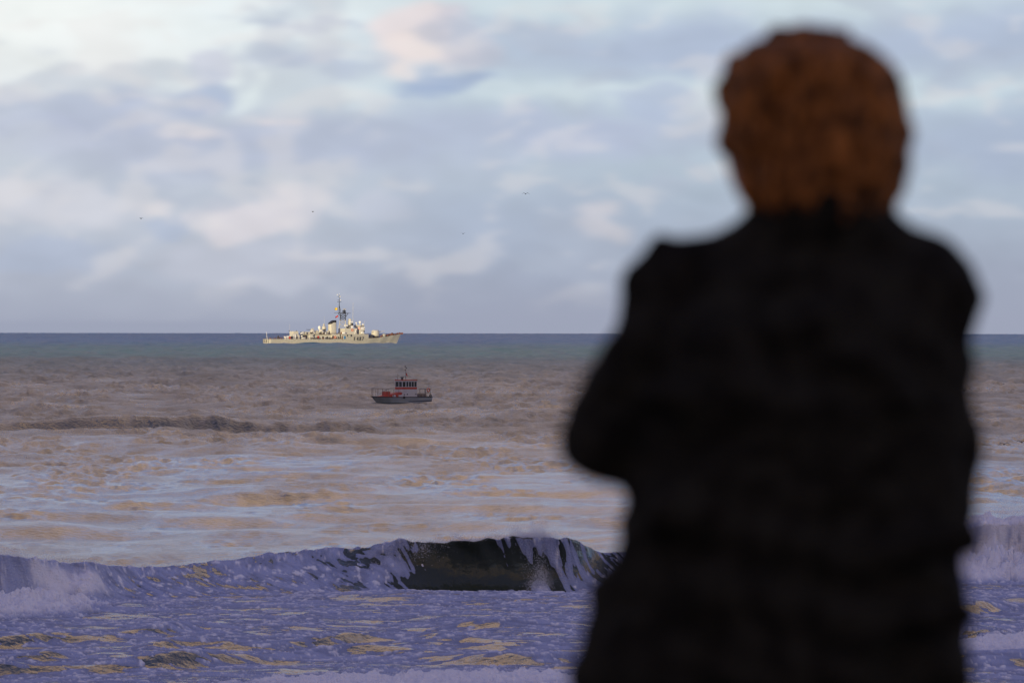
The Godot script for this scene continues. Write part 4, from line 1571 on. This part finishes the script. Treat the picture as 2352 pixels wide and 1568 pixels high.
	for e in [[6.62, 0.24], [6.35, -0.22], [5.95, 0.22]]:
		st = begin(true)
		lathe(st, Vector3(-1.6, e[0], e[1]), [Vector2(0.05, -0.06), Vector2(0.08, 0.0), Vector2(0.07, 0.12), Vector2(0.01, 0.16)], 8)
		part("mast_light", st, black, mast)
	st = begin(true)
	for k in 5:
		var a := k / 5.0
		var b := (k + 1) / 5.0
		quad(st, Vector3(-1.62 - 0.34 * a, 5.65 - 0.5 * a, 0.06 * sin(a * 6.0)), Vector3(-1.62 - 0.34 * b, 5.65 - 0.5 * b, 0.06 * sin(b * 6.0)), Vector3(-1.62 - 0.42 * b, 5.25 - 0.6 * b, 0.06 * sin(b * 6.0)), Vector3(-1.62 - 0.42 * a, 5.25 - 0.6 * a, 0.06 * sin(a * 6.0)), Vector3(0, 0, -1))
	part("flag", st, red, mast)
	st = begin()
	tube(st, Vector3(-0.35, 4.2, 0.85), Vector3(-0.35, 5.4, 0.85), 0.035, 0.02, 6)
	tube(st, Vector3(-0.35, 5.3, 0.85), Vector3(-0.30, 5.3, 0.75), 0.03, 0.03, 6)
	part("aerial", st, steel, T)
	st = begin()
	box(st, Vector3(-0.9, 4.22, -0.15), Vector3(-0.6, 4.55, 0.15), Vector2(0.8, 0.8))
	box(st, Vector3(-0.83, 4.57, -0.42), Vector3(-0.67, 4.74, 0.42))
	part("radar", st, black, T)
	st = begin(true)
	ball(st, Vector3(-0.2, 4.42, 1.25), 0.14, 12)
	tube(st, Vector3(-0.2, 4.2, 1.25), Vector3(-0.2, 4.36, 1.25), 0.04, 0.04, 6)
	part("searchlight", st, white, T)
	# bow rails, one stanchion after another
	for sgn in [-1.0, 1.0]:
		var prev := Vector3.ZERO
		for k in 6:
			var x: float = [6.15, 5.5, 4.6, 3.6, 2.5, 1.4][k]
			var foot := Vector3(x, boat_sheer(x) - 0.03, sgn * maxf(0.12, boat_half(x, 1.0) - 0.12))
			var hgt: float = [1.55, 1.55, 1.55, 1.5, 1.45, 1.4][k]
			st = begin()
			tube(st, foot, foot + Vector3.UP * hgt, 0.035, 0.03, 6)
			part("stanchion", st, steel, T)
			if k > 0:
				st = begin()
				tube(st, prev + Vector3.UP, foot + Vector3.UP * hgt, 0.026, 0.026, 6)
				part("rail", st, steel, T)
				st = begin()
				if sgn > 0:
					tube(st, prev + Vector3.UP * 0.3, foot + Vector3.UP * hgt * 0.5, 0.02, 0.02, 6)
					part("rail", st, steel, T)
			prev = foot + Vector3.UP * (hgt - 1.0)
	# curved handrail to the wheelhouse
	st = begin()
	var last := Vector3(3.7, 1.5, 1.2)
	for k in range(1, 9):
		var t := k / 8.0
		var p := Vector3(lerpf(3.7, 0.2, t), 1.5 + 1.25 * sin(t * PI / 2), 1.2)
		tube(st, last, p, 0.035, 0.035, 6)
		last = p
	part("handrail", st, steel, T)
	# frame over the stern with its life ring
	st = begin()
	for z in [-1.7, -0.1, 1.6]:
		tube(st, Vector3(-3.6 if z < -1 else -6.1, 1.03, z), Vector3(-3.6 if z < -1 else -6.1, 2.5, z), 0.045, 0.045, 6)
	tube(st, Vector3(-6.1, 1.03, -1.6), Vector3(-6.1, 2.5, -1.6), 0.045, 0.045, 6)
	tube(st, Vector3(-4.8, 1.03, -1.65), Vector3(-4.8, 2.5, -1.65), 0.04, 0.04, 6)
	for y in [1.8, 2.5]:
		tube(st, Vector3(-3.6, y, -1.7), Vector3(-6.1, y, -1.6), 0.035, 0.035, 6)
		tube(st, Vector3(-6.1, y, -1.6), Vector3(-6.1, y, 1.6), 0.035, 0.035, 6)
	part("stern_frame", st, steel, T)
	st = begin(true)
	ring(st, Vector3(-5.55, 2.3, -1.74), Vector3.RIGHT, Vector3.UP, 0.30, 0.085, 20, 8)
	part("life_ring", st, orange, T)
	st = begin(true)
	ring(st, Vector3(-6.2, 1.25, -1.55), Vector3.RIGHT, Vector3.UP, 0.2, 0.08, 16, 8)
	part("tyre_fender", st, tyre, T)
	st = begin(true)
	ring(st, Vector3(0.35, 0.98, -2.12), Vector3.RIGHT, Vector3.UP, 0.16, 0.08, 16, 8)
	part("tyre_fender", st, tyre, T)
	for p in [Vector3(0.1, 1.5, -1.84), Vector3(-0.6, 1.55, -1.84), Vector3(-2.6, 1.55, -1.82)]:
		st = begin(true)
		ball(st, p, 0.11, 10)
		part("deck_lamp", st, black if p.x != -0.6 else white, T)
	st = begin()
	box(st, Vector3(-5.9, 1.03, -0.9), Vector3(-4.6, 1.6, 0.9), Vector2(0.9, 0.9), 0.1)
	part("engine_hatch", st, steel, T)

func trunk(st: SurfaceTool, ribs: Array, side: float) -> void:
	# a rounded low roof: each rib gives x, height and half width
	for k in ribs.size() - 1:
		var a: Vector3 = ribs[k]
		var b: Vector3 = ribs[k + 1]
		var pa: Array[Vector3] = []
		var pb: Array[Vector3] = []
		for e in [[-1.0, 0.0], [-0.94, 0.85], [-0.6, 1.0], [0.6, 1.0], [0.94, 0.85], [1.0, 0.0]]:
			pa.append(Vector3(a.x, 1.02 + (a.y - 1.02) * e[1], a.z * e[0]))
			pb.append(Vector3(b.x, 1.02 + (b.y - 1.02) * e[1], b.z * e[0]))
		for i in 5:
			quad(st, pa[i], pa[i + 1], pb[i + 1], pb[i], Vector3(0, 0.3, pa[i].z + pa[i + 1].z) if i != 2 else Vector3.UP)
		if k == 0:
			for i in range(1, 5):
				tri(st, pa[0], pa[i], pa[i + 1], Vector3.RIGHT)

# ------------------------------------------------------------------ person
# Built from distance fields meshed as surface nets. Own axes: y = 0 at the soles, the person faces -z (out to sea).

var bones: Array = []        # [a, b, ra, rb, k]
var rings: Array = []        # bodies of elliptic section: {y, cx, cz, hx, hz, k}
var strand: FastNoiseLite
var rough_amp := 0.0
var rough_scale := Vector3.ONE
var cut = null

func field(p: Vector3) -> float:
	var d := 1000.0
	for r in rings:
		var ys: PackedFloat32Array = r.y
		var y := clampf(p.y, ys[0], ys[ys.size() - 1])
		var hx := pick(ys, r.hx, y)
		var hz := pick(ys, r.hz, y)
		var q := Vector2((p.x - pick(ys, r.cx, y)) / hx, (p.z - pick(ys, r.cz, y)) / hz)
		var e := (q.length() - 1.0) * minf(hx, hz)
		var over := absf(p.y - y)
		if over > 0.0:
			e = over - r.round if e < -r.round else Vector2(maxf(e + r.round, 0.0), over).length() - r.round
		d = blend(d, e, r.k)
	for b in bones:
		var a: Vector3 = b[0]
		var ab: Vector3 = b[1] - a
		var t := clampf((p - a).dot(ab) / maxf(ab.length_squared(), 1e-9), 0.0, 1.0)
		d = blend(d, p.distance_to(a + ab * t) - lerpf(b[2], b[3], t), b[4])
	if rough_amp > 0.0 and absf(d) < 0.06:
		d += strand.get_noise_3dv(p * rough_scale) * rough_amp
	if cut != null:
		d = maxf(d, cut.call(p))
	return d

func blend(a: float, b: float, k: float) -> float:
	var h := maxf(k - absf(a - b), 0.0) / k
	return minf(a, b) - h * h * k * 0.25

func net(lo: Vector3, hi: Vector3, cell: float) -> ArrayMesh:
	var nx := int((hi.x - lo.x) / cell) + 2
	var ny := int((hi.y - lo.y) / cell) + 2
	var nz := int((hi.z - lo.z) / cell) + 2
	var f := PackedFloat32Array()
	f.resize(nx * ny * nz)
	# a coarse pass first, so that only the cells near the surface are worked out finely
	var c := 4
	var mx := nx / c + 2
	var my := ny / c + 2
	var mz := nz / c + 2
	var g := PackedFloat32Array()
	g.resize(mx * my * mz)
	for k in mz:
		for j in my:
			for i in mx:
				g[(k * my + j) * mx + i] = field(lo + Vector3(i, j, k) * cell * c)
	var reach := cell * c * 2.2 + rough_amp
	for k in nz:
		for j in ny:
			for i in nx:
				var far := g[((k + 2) / c * my + (j + 2) / c) * mx + (i + 2) / c]
				f[(k * ny + j) * nx + i] = far if absf(far) > reach else field(lo + Vector3(i, j, k) * cell)
	var at := PackedInt32Array()
	at.resize(nx * ny * nz)
	at.fill(-1)
	var pos := PackedVector3Array()
	var nor := PackedVector3Array()
	var sy2 := nx
	var sz := nx * ny
	for k in nz - 1:
		for j in ny - 1:
			for i in nx - 1:
				var o := k * sz + j * sy2 + i
				var s := 0
				var v := [f[o], f[o + 1], f[o + sy2], f[o + sy2 + 1], f[o + sz], f[o + sz + 1], f[o + sz + sy2], f[o + sz + sy2 + 1]]
				for e in v:
					if e < 0.0:
						s += 1
				if s == 0 or s == 8:
					continue
				var sum := Vector3.ZERO
				var n := 0
				for e in EDGES:
					var a: float = v[e[0]]
					var b: float = v[e[1]]
					if (a < 0.0) != (b < 0.0):
						sum += CORNERS[e[0]].lerp(CORNERS[e[1]], a / (a - b))
						n += 1
				at[o] = pos.size()
				pos.append(lo + (Vector3(i, j, k) + sum / n) * cell)
				nor.append(Vector3(v[1] + v[3] + v[5] + v[7] - v[0] - v[2] - v[4] - v[6], v[2] + v[3] + v[6] + v[7] - v[0] - v[1] - v[4] - v[5], v[4] + v[5] + v[6] + v[7] - v[0] - v[1] - v[2] - v[3]).normalized())
	var idx := PackedInt32Array()
	for k in range(1, nz - 1):
		for j in range(1, ny - 1):
			for i in range(1, nx - 1):
				var o := k * sz + j * sy2 + i
				var a := f[o] < 0.0
				for ax in 3:
					var st: int = [1, sy2, sz][ax]
					var b := f[o + st] < 0.0
					if a == b:
						continue
					var s1: int = [sy2, sz, 1][ax]
					var s2: int = [sz, 1, sy2][ax]
					var p := at[o - s1 - s2]
					var q := at[o - s2]
					var r := at[o]
					var t := at[o - s1]
					if p < 0 or q < 0 or r < 0 or t < 0:
						continue
					if a:
						idx.append_array(PackedInt32Array([p, r, q, p, t, r]))
					else:
						idx.append_array(PackedInt32Array([p, q, r, p, r, t]))
	var arr := []
	arr.resize(Mesh.ARRAY_MAX)
	arr[Mesh.ARRAY_VERTEX] = pos
	arr[Mesh.ARRAY_NORMAL] = nor
	arr[Mesh.ARRAY_INDEX] = idx
	var m := ArrayMesh.new()
	m.add_surface_from_arrays(Mesh.PRIMITIVE_TRIANGLES, arr)
	return m

const CORNERS: Array[Vector3] = [Vector3(0, 0, 0), Vector3(1, 0, 0), Vector3(0, 1, 0), Vector3(1, 1, 0), Vector3(0, 0, 1), Vector3(1, 0, 1), Vector3(0, 1, 1), Vector3(1, 1, 1)]
const EDGES := [[0, 1], [2, 3], [4, 5], [6, 7], [0, 2], [1, 3], [4, 6], [5, 7], [0, 4], [1, 5], [2, 6], [3, 7]]

func bone(a: Vector3, b: Vector3, ra: float, rb: float, k := 0.03) -> void:
	bones.append([a, b, ra, rb, k])

func fresh() -> void:
	bones = []
	rings = []
	rough_amp = 0.0
	cut = null

func body_ring(ys: Array, cx: Array, cz: Array, hx: Array, hz: Array, k := 0.03, round_ := 0.02) -> void:
	rings.append({"y": PackedFloat32Array(ys), "cx": PackedFloat32Array(cx), "cz": PackedFloat32Array(cz), "hx": PackedFloat32Array(hx), "hz": PackedFloat32Array(hz), "k": k, "round": round_})

# joints of the pose: arms folded in front
const SH_L := Vector3(-0.140, 1.352, 0.0)
const EL_L := Vector3(-0.230, 1.168, 0.0)
const WR_L := Vector3(0.045, 1.155, -0.175)
const SH_R := Vector3(0.160, 1.348, 0.0)
const EL_R := Vector3(0.168, 1.120, -0.02)
const WR_R := Vector3(-0.075, 1.185, -0.165)

func hand(wrist: Vector3, way: Vector3, palm_to: Vector3, side: float) -> void:
	# palm, four bent fingers and a thumb, laid over the other arm
	var f := way.normalized()
	var up := palm_to.normalized()
	var across := f.cross(up).normalized() * side
	bone(wrist - f * 0.02, wrist + f * 0.02, 0.024, 0.026, 0.02)
	for s in [-0.024, -0.008, 0.008, 0.024]:
		bone(wrist + f * 0.015 + across * s * 0.7, wrist + f * 0.085 + across * s, 0.013, 0.0115, 0.012)
	var lens2: Array[float] = [0.064, 0.076, 0.072, 0.056]
	for k in 4:
		var o: float = [-0.027, -0.009, 0.009, 0.026][k]
		var a := wrist + f * 0.085 + across * o
		var b := a + (f * 0.9 + up * 0.25).normalized() * lens2[k] * 0.45
		var c := b + (f * 0.75 + up * 0.6).normalized() * lens2[k] * 0.32
		var e := c + (f * 0.5 + up * 0.85).normalized() * lens2[k] * 0.26
		bone(a, b, 0.0095, 0.0088, 0.004)
		bone(b, c, 0.0088, 0.008, 0.003)
		bone(c, e, 0.008, 0.0068, 0.003)
	var th := wrist + f * 0.03 - across * 0.026
	var t2 := th + (f * 0.6 - across * 0.8).normalized() * 0.038
	var t3 := t2 + (f * 0.9 - across * 0.2 + up * 0.2).normalized() * 0.030
	bone(th, t2, 0.0125, 0.0105, 0.01)
	bone(t2, t3, 0.0105, 0.0085, 0.004)

func append_mesh(into: ArrayMesh, more: ArrayMesh) -> void:
	into.add_surface_from_arrays(Mesh.PRIMITIVE_TRIANGLES, more.surface_get_arrays(0))

func build_person() -> void:
	strand = FastNoiseLite.new()
	strand.seed = 9
	strand.frequency = 1.0
	strand.fractal_octaves = 3
	var skin := mat("skin", Color(0.52, 0.30, 0.22), 0.5)
	skin.subsurf_scatter_enabled = true
	skin.subsurf_scatter_strength = 0.15
	var hairm := mat("hair", Color.WHITE, 0.62)
	hairm.metallic_specular = 0.2
	hairm.uv1_triplanar = true
	hairm.uv1_scale = Vector3(6.0, 3.6, 6.0)
	hairm.albedo_color = Color.WHITE
	hairm.albedo_texture = tinted(noise_image(512, 512, 71, 0.012, 5), Color(0.016, 0.007, 0.0025), Color(0.32, 0.118, 0.028), 0.30, 0.72)
	hairm.normal_enabled = true
	hairm.normal_texture = normal_texture(noise_image(512, 512, 72, 0.03, 3), 8.0)
	var cloth := mat("jacket_cloth", Color(0.016, 0.015, 0.014), 0.85)
	cloth.metallic_specular = 0.12
	cloth.uv1_triplanar = true
	cloth.uv1_scale = Vector3(3, 3, 3)
	cloth.albedo_color = Color.WHITE
	cloth.albedo_texture = tinted(noise_image(256, 256, 73, 0.02, 5), Color(0.0085, 0.008, 0.0064), Color(0.021, 0.0195, 0.0152), 0.3, 0.7)
	var jeans := mat("trouser_cloth", Color(0.02, 0.025, 0.04), 0.9)
	var leather := mat("shoe_leather", Color(0.03, 0.02, 0.015), 0.5)
	var T := thing("person", "person with short brown hair in a dark coat, back turned, arms folded", "person", Vector3(0.3405, GROUND, -6.8))
	# ---- body: head, neck, trunk, arms and legs in one surface; the head and the hands are meshed more finely
	var head_at := Vector3(0.021, 1.540, -0.01)
	var bare := func() -> void:
		fresh()
		body_ring([1.445, 1.475, 1.52, 1.55, 1.58, 1.605], [0.021, 0.021, 0.021, 0.021, 0.021, 0.021], [-0.035, -0.03, -0.015, -0.005, 0.0, 0.0], [0.035, 0.052, 0.066, 0.073, 0.070, 0.040], [0.035, 0.060, 0.085, 0.092, 0.088, 0.050], 0.03, 0.03)
		bone(Vector3(0.021, 1.36, 0.012), Vector3(0.021, 1.48, 0.0), 0.058, 0.050, 0.04)
		bone(Vector3(0.021, 1.545, -0.098), Vector3(0.021, 1.512, -0.114), 0.008, 0.013, 0.015)     # nose
		bone(Vector3(0.001, 1.482, -0.090), Vector3(0.041, 1.482, -0.090), 0.008, 0.008, 0.012)     # lips
		bone(Vector3(0.021, 1.452, -0.078), Vector3(0.021, 1.452, -0.070), 0.017, 0.017, 0.02)      # chin
		for s in [-1.0, 1.0]:
			bone(Vector3(0.021 + s * 0.072, 1.548, 0.005), Vector3(0.021 + s * 0.074, 1.508, 0.0), 0.012, 0.009, 0.006)   # ears
			if s < 0.0:
				bone(Vector3(-0.074, 1.516, 0.0), Vector3(-0.066, 1.476, -0.006), 0.015, 0.012, 0.01)
			bone(Vector3(0.021 + s * 0.045, 1.515, -0.065), Vector3(0.021 + s * 0.03, 1.525, -0.075), 0.018, 0.014, 0.02)  # cheeks
	bare.call()
	var body := net(Vector3(-0.10, 1.40, -0.14), Vector3(0.12, 1.67, 0.12), 0.006)
	fresh()
	body_ring([0.80, 0.95, 1.08, 1.22, 1.34, 1.39], [0, 0, 0, 0.01, 0.015, 0.02], [0, 0, 0, 0, 0, 0.01], [0.165, 0.175, 0.140, 0.155, 0.150, 0.08], [0.11, 0.12, 0.10, 0.11, 0.09, 0.05], 0.05)
	bone(Vector3(0.021, 1.36, 0.012), Vector3(0.021, 1.44, 0.005), 0.058, 0.052, 0.04)
	for q in [[SH_L, EL_L, WR_L], [SH_R, EL_R, WR_R]]:
		bone(q[0], q[1], 0.046, 0.036, 0.03)
		bone(q[1], q[2], 0.035, 0.025, 0.01)
	for s in [-1.0, 1.0]:
		bone(Vector3(s * 0.085, 0.84, 0), Vector3(s * 0.095, 0.47, -0.01), 0.080, 0.052, 0.04)
		bone(Vector3(s * 0.095, 0.47, -0.01), Vector3(s * 0.100, 0.09, 0.01), 0.050, 0.034, 0.02)
		bone(Vector3(s * 0.100, 0.06, 0.02), Vector3(s * 0.112, 0.04, -0.13), 0.034, 0.026, 0.02)
	append_mesh(body, net(Vector3(-0.32, 0.0, -0.25), Vector3(0.30, 1.46, 0.20), 0.02))
	for h in [[WR_L, WR_L - EL_L, Vector3(0, -0.3, 1), 1.0], [WR_R, WR_R - EL_R, Vector3(0, -0.3, 1), -1.0]]:
		fresh()
		hand(h[0], h[1], h[2], h[3])
		var c: Vector3 = h[0] + h[1].normalized() * 0.07
		append_mesh(body, net(c - Vector3(0.12, 0.09, 0.09), c + Vector3(0.12, 0.09, 0.09), 0.005))
	var bodyo := mesh_part("body", body, skin, T)
	# eyes
	for s in [-1.0, 1.0]:
		var st := begin(true)
		ball(st, Vector3(0.021 + s * 0.031, 1.545, -0.080), 0.0125, 12)
		part("eye", st, M.ship_white, bodyo)
	# ---- hair: a full short cut down to the collar
	fresh()
	body_ring([1.440, 1.450, 1.475, 1.496, 1.522, 1.560, 1.592, 1.620, 1.638, 1.652],
		[0.026, 0.024, 0.024, 0.030, 0.022, 0.018, 0.014, 0.013, 0.013, 0.014],
		[0.030, 0.030, 0.030, 0.022, 0.018, 0.012, 0.010, 0.008, 0.005, 0.005],
		[0.074, 0.089, 0.0945, 0.102, 0.116, 0.114, 0.109, 0.098, 0.080, 0.046],
		[0.070, 0.078, 0.085, 0.098, 0.104, 0.106, 0.104, 0.098, 0.080, 0.046], 0.02, 0.008)
	bone(Vector3(0.106, 1.50, 0.01), Vector3(0.112, 1.450, 0.0), 0.020, 0.012, 0.015)       # tips of hair beside the neck
	bone(Vector3(0.110, 1.530, 0.01), Vector3(0.108, 1.505, 0.0), 0.022, 0.018, 0.02)
	bone(Vector3(-0.072, 1.545, 0.0), Vector3(-0.078, 1.520, -0.01), 0.020, 0.008, 0.02)
	for q in [[-0.060, 1.462, 0.060], [-0.030, 1.452, 0.092], [0.010, 1.456, 0.104], [0.050, 1.450, 0.098], [0.088, 1.452, 0.062]]:
		bone(Vector3(q[0] * 0.95, q[1] + 0.03, q[2]), Vector3(q[0], q[1] - 0.012, q[2] + 0.004), 0.018, 0.008, 0.012)
	rough_amp = 0.014
	rough_scale = Vector3(30, 19, 30)
	# open at the face
	cut = func(p: Vector3) -> float:
		var q := Vector3((p.x - 0.021) / 0.085, (p.y - 1.49) / 0.105, (p.z + 0.125) / 0.115)
		return (1.0 - q.length()) * 0.085
	mesh_part("hair", net(Vector3(-0.14, 1.41, -0.15), Vector3(0.19, 1.70, 0.17), 0.0065), hairm, T)
	# ---- coat
	fresh()
	body_ring([0.56, 0.70, 0.88, 0.99, 1.05, 1.10, 1.20, 1.30, 1.36, 1.395],
		[-0.020, -0.022, -0.028, -0.020, -0.008, -0.004, 0.004, 0.014, 0.018, 0.020],
		[0, 0, 0, 0, 0, 0, 0, 0, 0, 0.005],
		[0.258, 0.254, 0.240, 0.226, 0.206, 0.208, 0.196, 0.182, 0.165, 0.115],
		[0.185, 0.18, 0.165, 0.155, 0.15, 0.15, 0.15, 0.145, 0.11, 0.075], 0.04, 0.03)
	body_ring([1.36, 1.40, 1.425, 1.448], [0.022, 0.022, 0.023, 0.024], [0.0, 0.010, 0.022, 0.022], [0.125, 0.092, 0.078, 0.073], [0.09, 0.085, 0.085, 0.085], 0.04, 0.008)
	for q in [[SH_L, EL_L, WR_L, 0.052, 0.056], [SH_R, EL_R, WR_R, 0.050, 0.054]]:
		bone(q[0], q[1], q[3], q[4], 0.016)
		bone(q[1], q[2], q[4] - 0.004, 0.042, 0.012)
	bone(Vector3(0.020, 1.375, 0.0), Vector3(0.150, 1.350, 0.0), 0.052, 0.055, 0.05)
	bone(Vector3(0.0, 1.378, 0.0), Vector3(-0.125, 1.360, 0.0), 0.045, 0.045, 0.03)
	bone(Vector3(-0.085, 1.388, 0.0), Vector3(-0.122, 1.386, 0.0), 0.024, 0.022, 0.02)
	bone(Vector3(-0.160, 1.400, 0.0), Vector3(-0.174, 1.358, 0.0), 0.020, 0.032, 0.006)     # raised seam on the shoulder
	# folds: across the back, at the waist and over the hips
	for q in [[-0.17, 1.225, 0.06, 1.205], [-0.16, 1.085, 0.02, 1.035], [-0.12, 1.00, 0.08, 0.945], [0.05, 1.035, 0.19, 1.055], [0.02, 0.955, 0.19, 0.965], [-0.05, 0.925, 0.06, 0.90], [0.03, 1.30, 0.12, 1.22], [-0.10, 1.28, -0.02, 1.20]]:
		bone(Vector3(q[0], q[1], 0.118), Vector3(q[2], q[3], 0.140), 0.024, 0.018, 0.03)
	rough_amp = 0.014
	rough_scale = Vector3(9, 14, 9)
	# open neck
	cut = func(p: Vector3) -> float:
		return -maxf(Vector2(p.x - 0.022, p.z - 0.004).length() - 0.058, 1.41 - p.y)
	var coat := mesh_part("coat", net(Vector3(-0.34, 0.50, -0.29), Vector3(0.30, 1.48, 0.24), 0.0115), cloth, T)
	# strap over the shoulder, collar
	fresh()
	body_ring([1.405, 1.425, 1.447, 1.460], [0.022, 0.022, 0.023, 0.025], [0.014, 0.020, 0.024, 0.026], [0.088, 0.079, 0.074, 0.073], [0.090, 0.088, 0.090, 0.092], 0.02, 0.005)
	cut = func(p: Vector3) -> float:
		return maxf(-(Vector2(p.x - 0.023, (p.z - 0.02) * 0.85).length() - 0.064), -0.03 - p.z)
	mesh_part("collar", net(Vector3(-0.09, 1.38, -0.06), Vector3(0.13, 1.49, 0.14), 0.006), cloth, coat)
	# ---- trousers and shoes
	fresh()
	for s in [-1.0, 1.0]:
		bone(Vector3(s * 0.085, 0.86, 0), Vector3(s * 0.095, 0.47, -0.01), 0.096, 0.068, 0.04)
		bone(Vector3(s * 0.095, 0.47, -0.01), Vector3(s * 0.100, 0.13, 0.01), 0.066, 0.056, 0.02)
	cut = func(p: Vector3) -> float:
		return 0.085 - p.y
	mesh_part("trousers", net(Vector3(-0.22, 0.06, -0.14), Vector3(0.22, 1.0, 0.14), 0.015), jeans, T)
	for s in [-1.0, 1.0]:
		fresh()
		bone(Vector3(s * 0.100, 0.050, 0.04), Vector3(s * 0.114, 0.040, -0.15), 0.042, 0.036, 0.02)
		bone(Vector3(s * 0.100, 0.10, 0.02), Vector3(s * 0.102, 0.06, 0.0), 0.044, 0.045, 0.03)
		cut = func(p: Vector3) -> float:
			return 0.002 - p.y
		mesh_part("shoe", net(Vector3(s * 0.105 - 0.07, -0.02, -0.22), Vector3(s * 0.105 + 0.07, 0.17, 0.11), 0.008), leather, T)
	fresh()

# ------------------------------------------------------------------ gulls

func build_gulls() -> void:
	var dark := mat("gull_dark", Color(0.10, 0.09, 0.085), 0.9)
	var pale := mat("gull_pale", Color(0.45, 0.45, 0.45), 0.9)
	# u, v, distance, wing lift, turn, dark, label
	var list := [
		[1207.0, 445.0, 900.0, -0.25, 15.0, 1, "gull gliding highest of the birds above the frigate's bow"],
		[1063.0, 537.0, 1300.0, 0.2, -20.0, 1, "tiny gull low in the sky between frigate mast and person"],
		[718.0, 487.0, 1500.0, 0.1, 60.0, 1, "tiny gull high above the stern half of the frigate"],
		[323.0, 503.0, 1300.0, 0.0, 50.0, 1, "gull at the far left of the sky"],
		[2308.0, 1019.0, 520.0, -0.45, 10.0, 1, "dark bird over the water right of the person, wings arched down"],
		[2348.0, 1014.0, 560.0, -0.2, -25.0, 1, "dark bird over the water at the right edge of the picture"],
	]
	for g in list:
		var d: float = g[2]
		var T := thing("gull", g[6], "bird", Vector3((g[0] - 1176.0) * RAD * d, EYE - 0.0035 * d - (g[1] - 784.0) * RAD * d, -d), "birds over the water")
		T.rotation.y = deg_to_rad(g[4])
		var m := dark if g[5] else pale
		var st := begin(true)
		var pr: Array[Vector2] = []
		for k in 9:
			var t := k / 8.0
			pr.append(Vector2(maxf(0.004, 0.075 * sin(PI * pow(t, 0.8))), -0.26 + 0.52 * t))
		lathe(st, Vector3.ZERO, pr, 8)
		var b := part("body", st, m, T)
		b.rotation.x = PI / 2
		for s in [-1.0, 1.0]:
			st = begin(true)
			var lift: float = g[3]
			var pts := [Vector3(s * 0.04, 0.02, 0), Vector3(s * 0.30, 0.02 + 0.16, -0.04), Vector3(s * 0.66, 0.10 + lift * 0.62, 0.06)]
			for k in 2:
				var w0: float = [0.11, 0.09][k]
				var w1: float = [0.09, 0.012][k]
				var a: Vector3 = pts[k]
				var c: Vector3 = pts[k + 1]
				for y in [0.012, -0.012]:
					quad(st, a + Vector3(0, y, -w0), c + Vector3(0, y * 0.5, -w1), c + Vector3(0, y * 0.5, w1), a + Vector3(0, y, w0), Vector3(0, y, 0))
				quad(st, a + Vector3(0, -0.012, -w0), c + Vector3(0, -0.006, -w1), c + Vector3(0, 0.006, -w1), a + Vector3(0, 0.012, -w0), Vector3(0, 0, -1))
				quad(st, a + Vector3(0, -0.012, w0), c + Vector3(0, -0.006, w1), c + Vector3(0, 0.006, w1), a + Vector3(0, 0.012, w0), Vector3(0, 0, 1))
			part("wing", st, m, T)
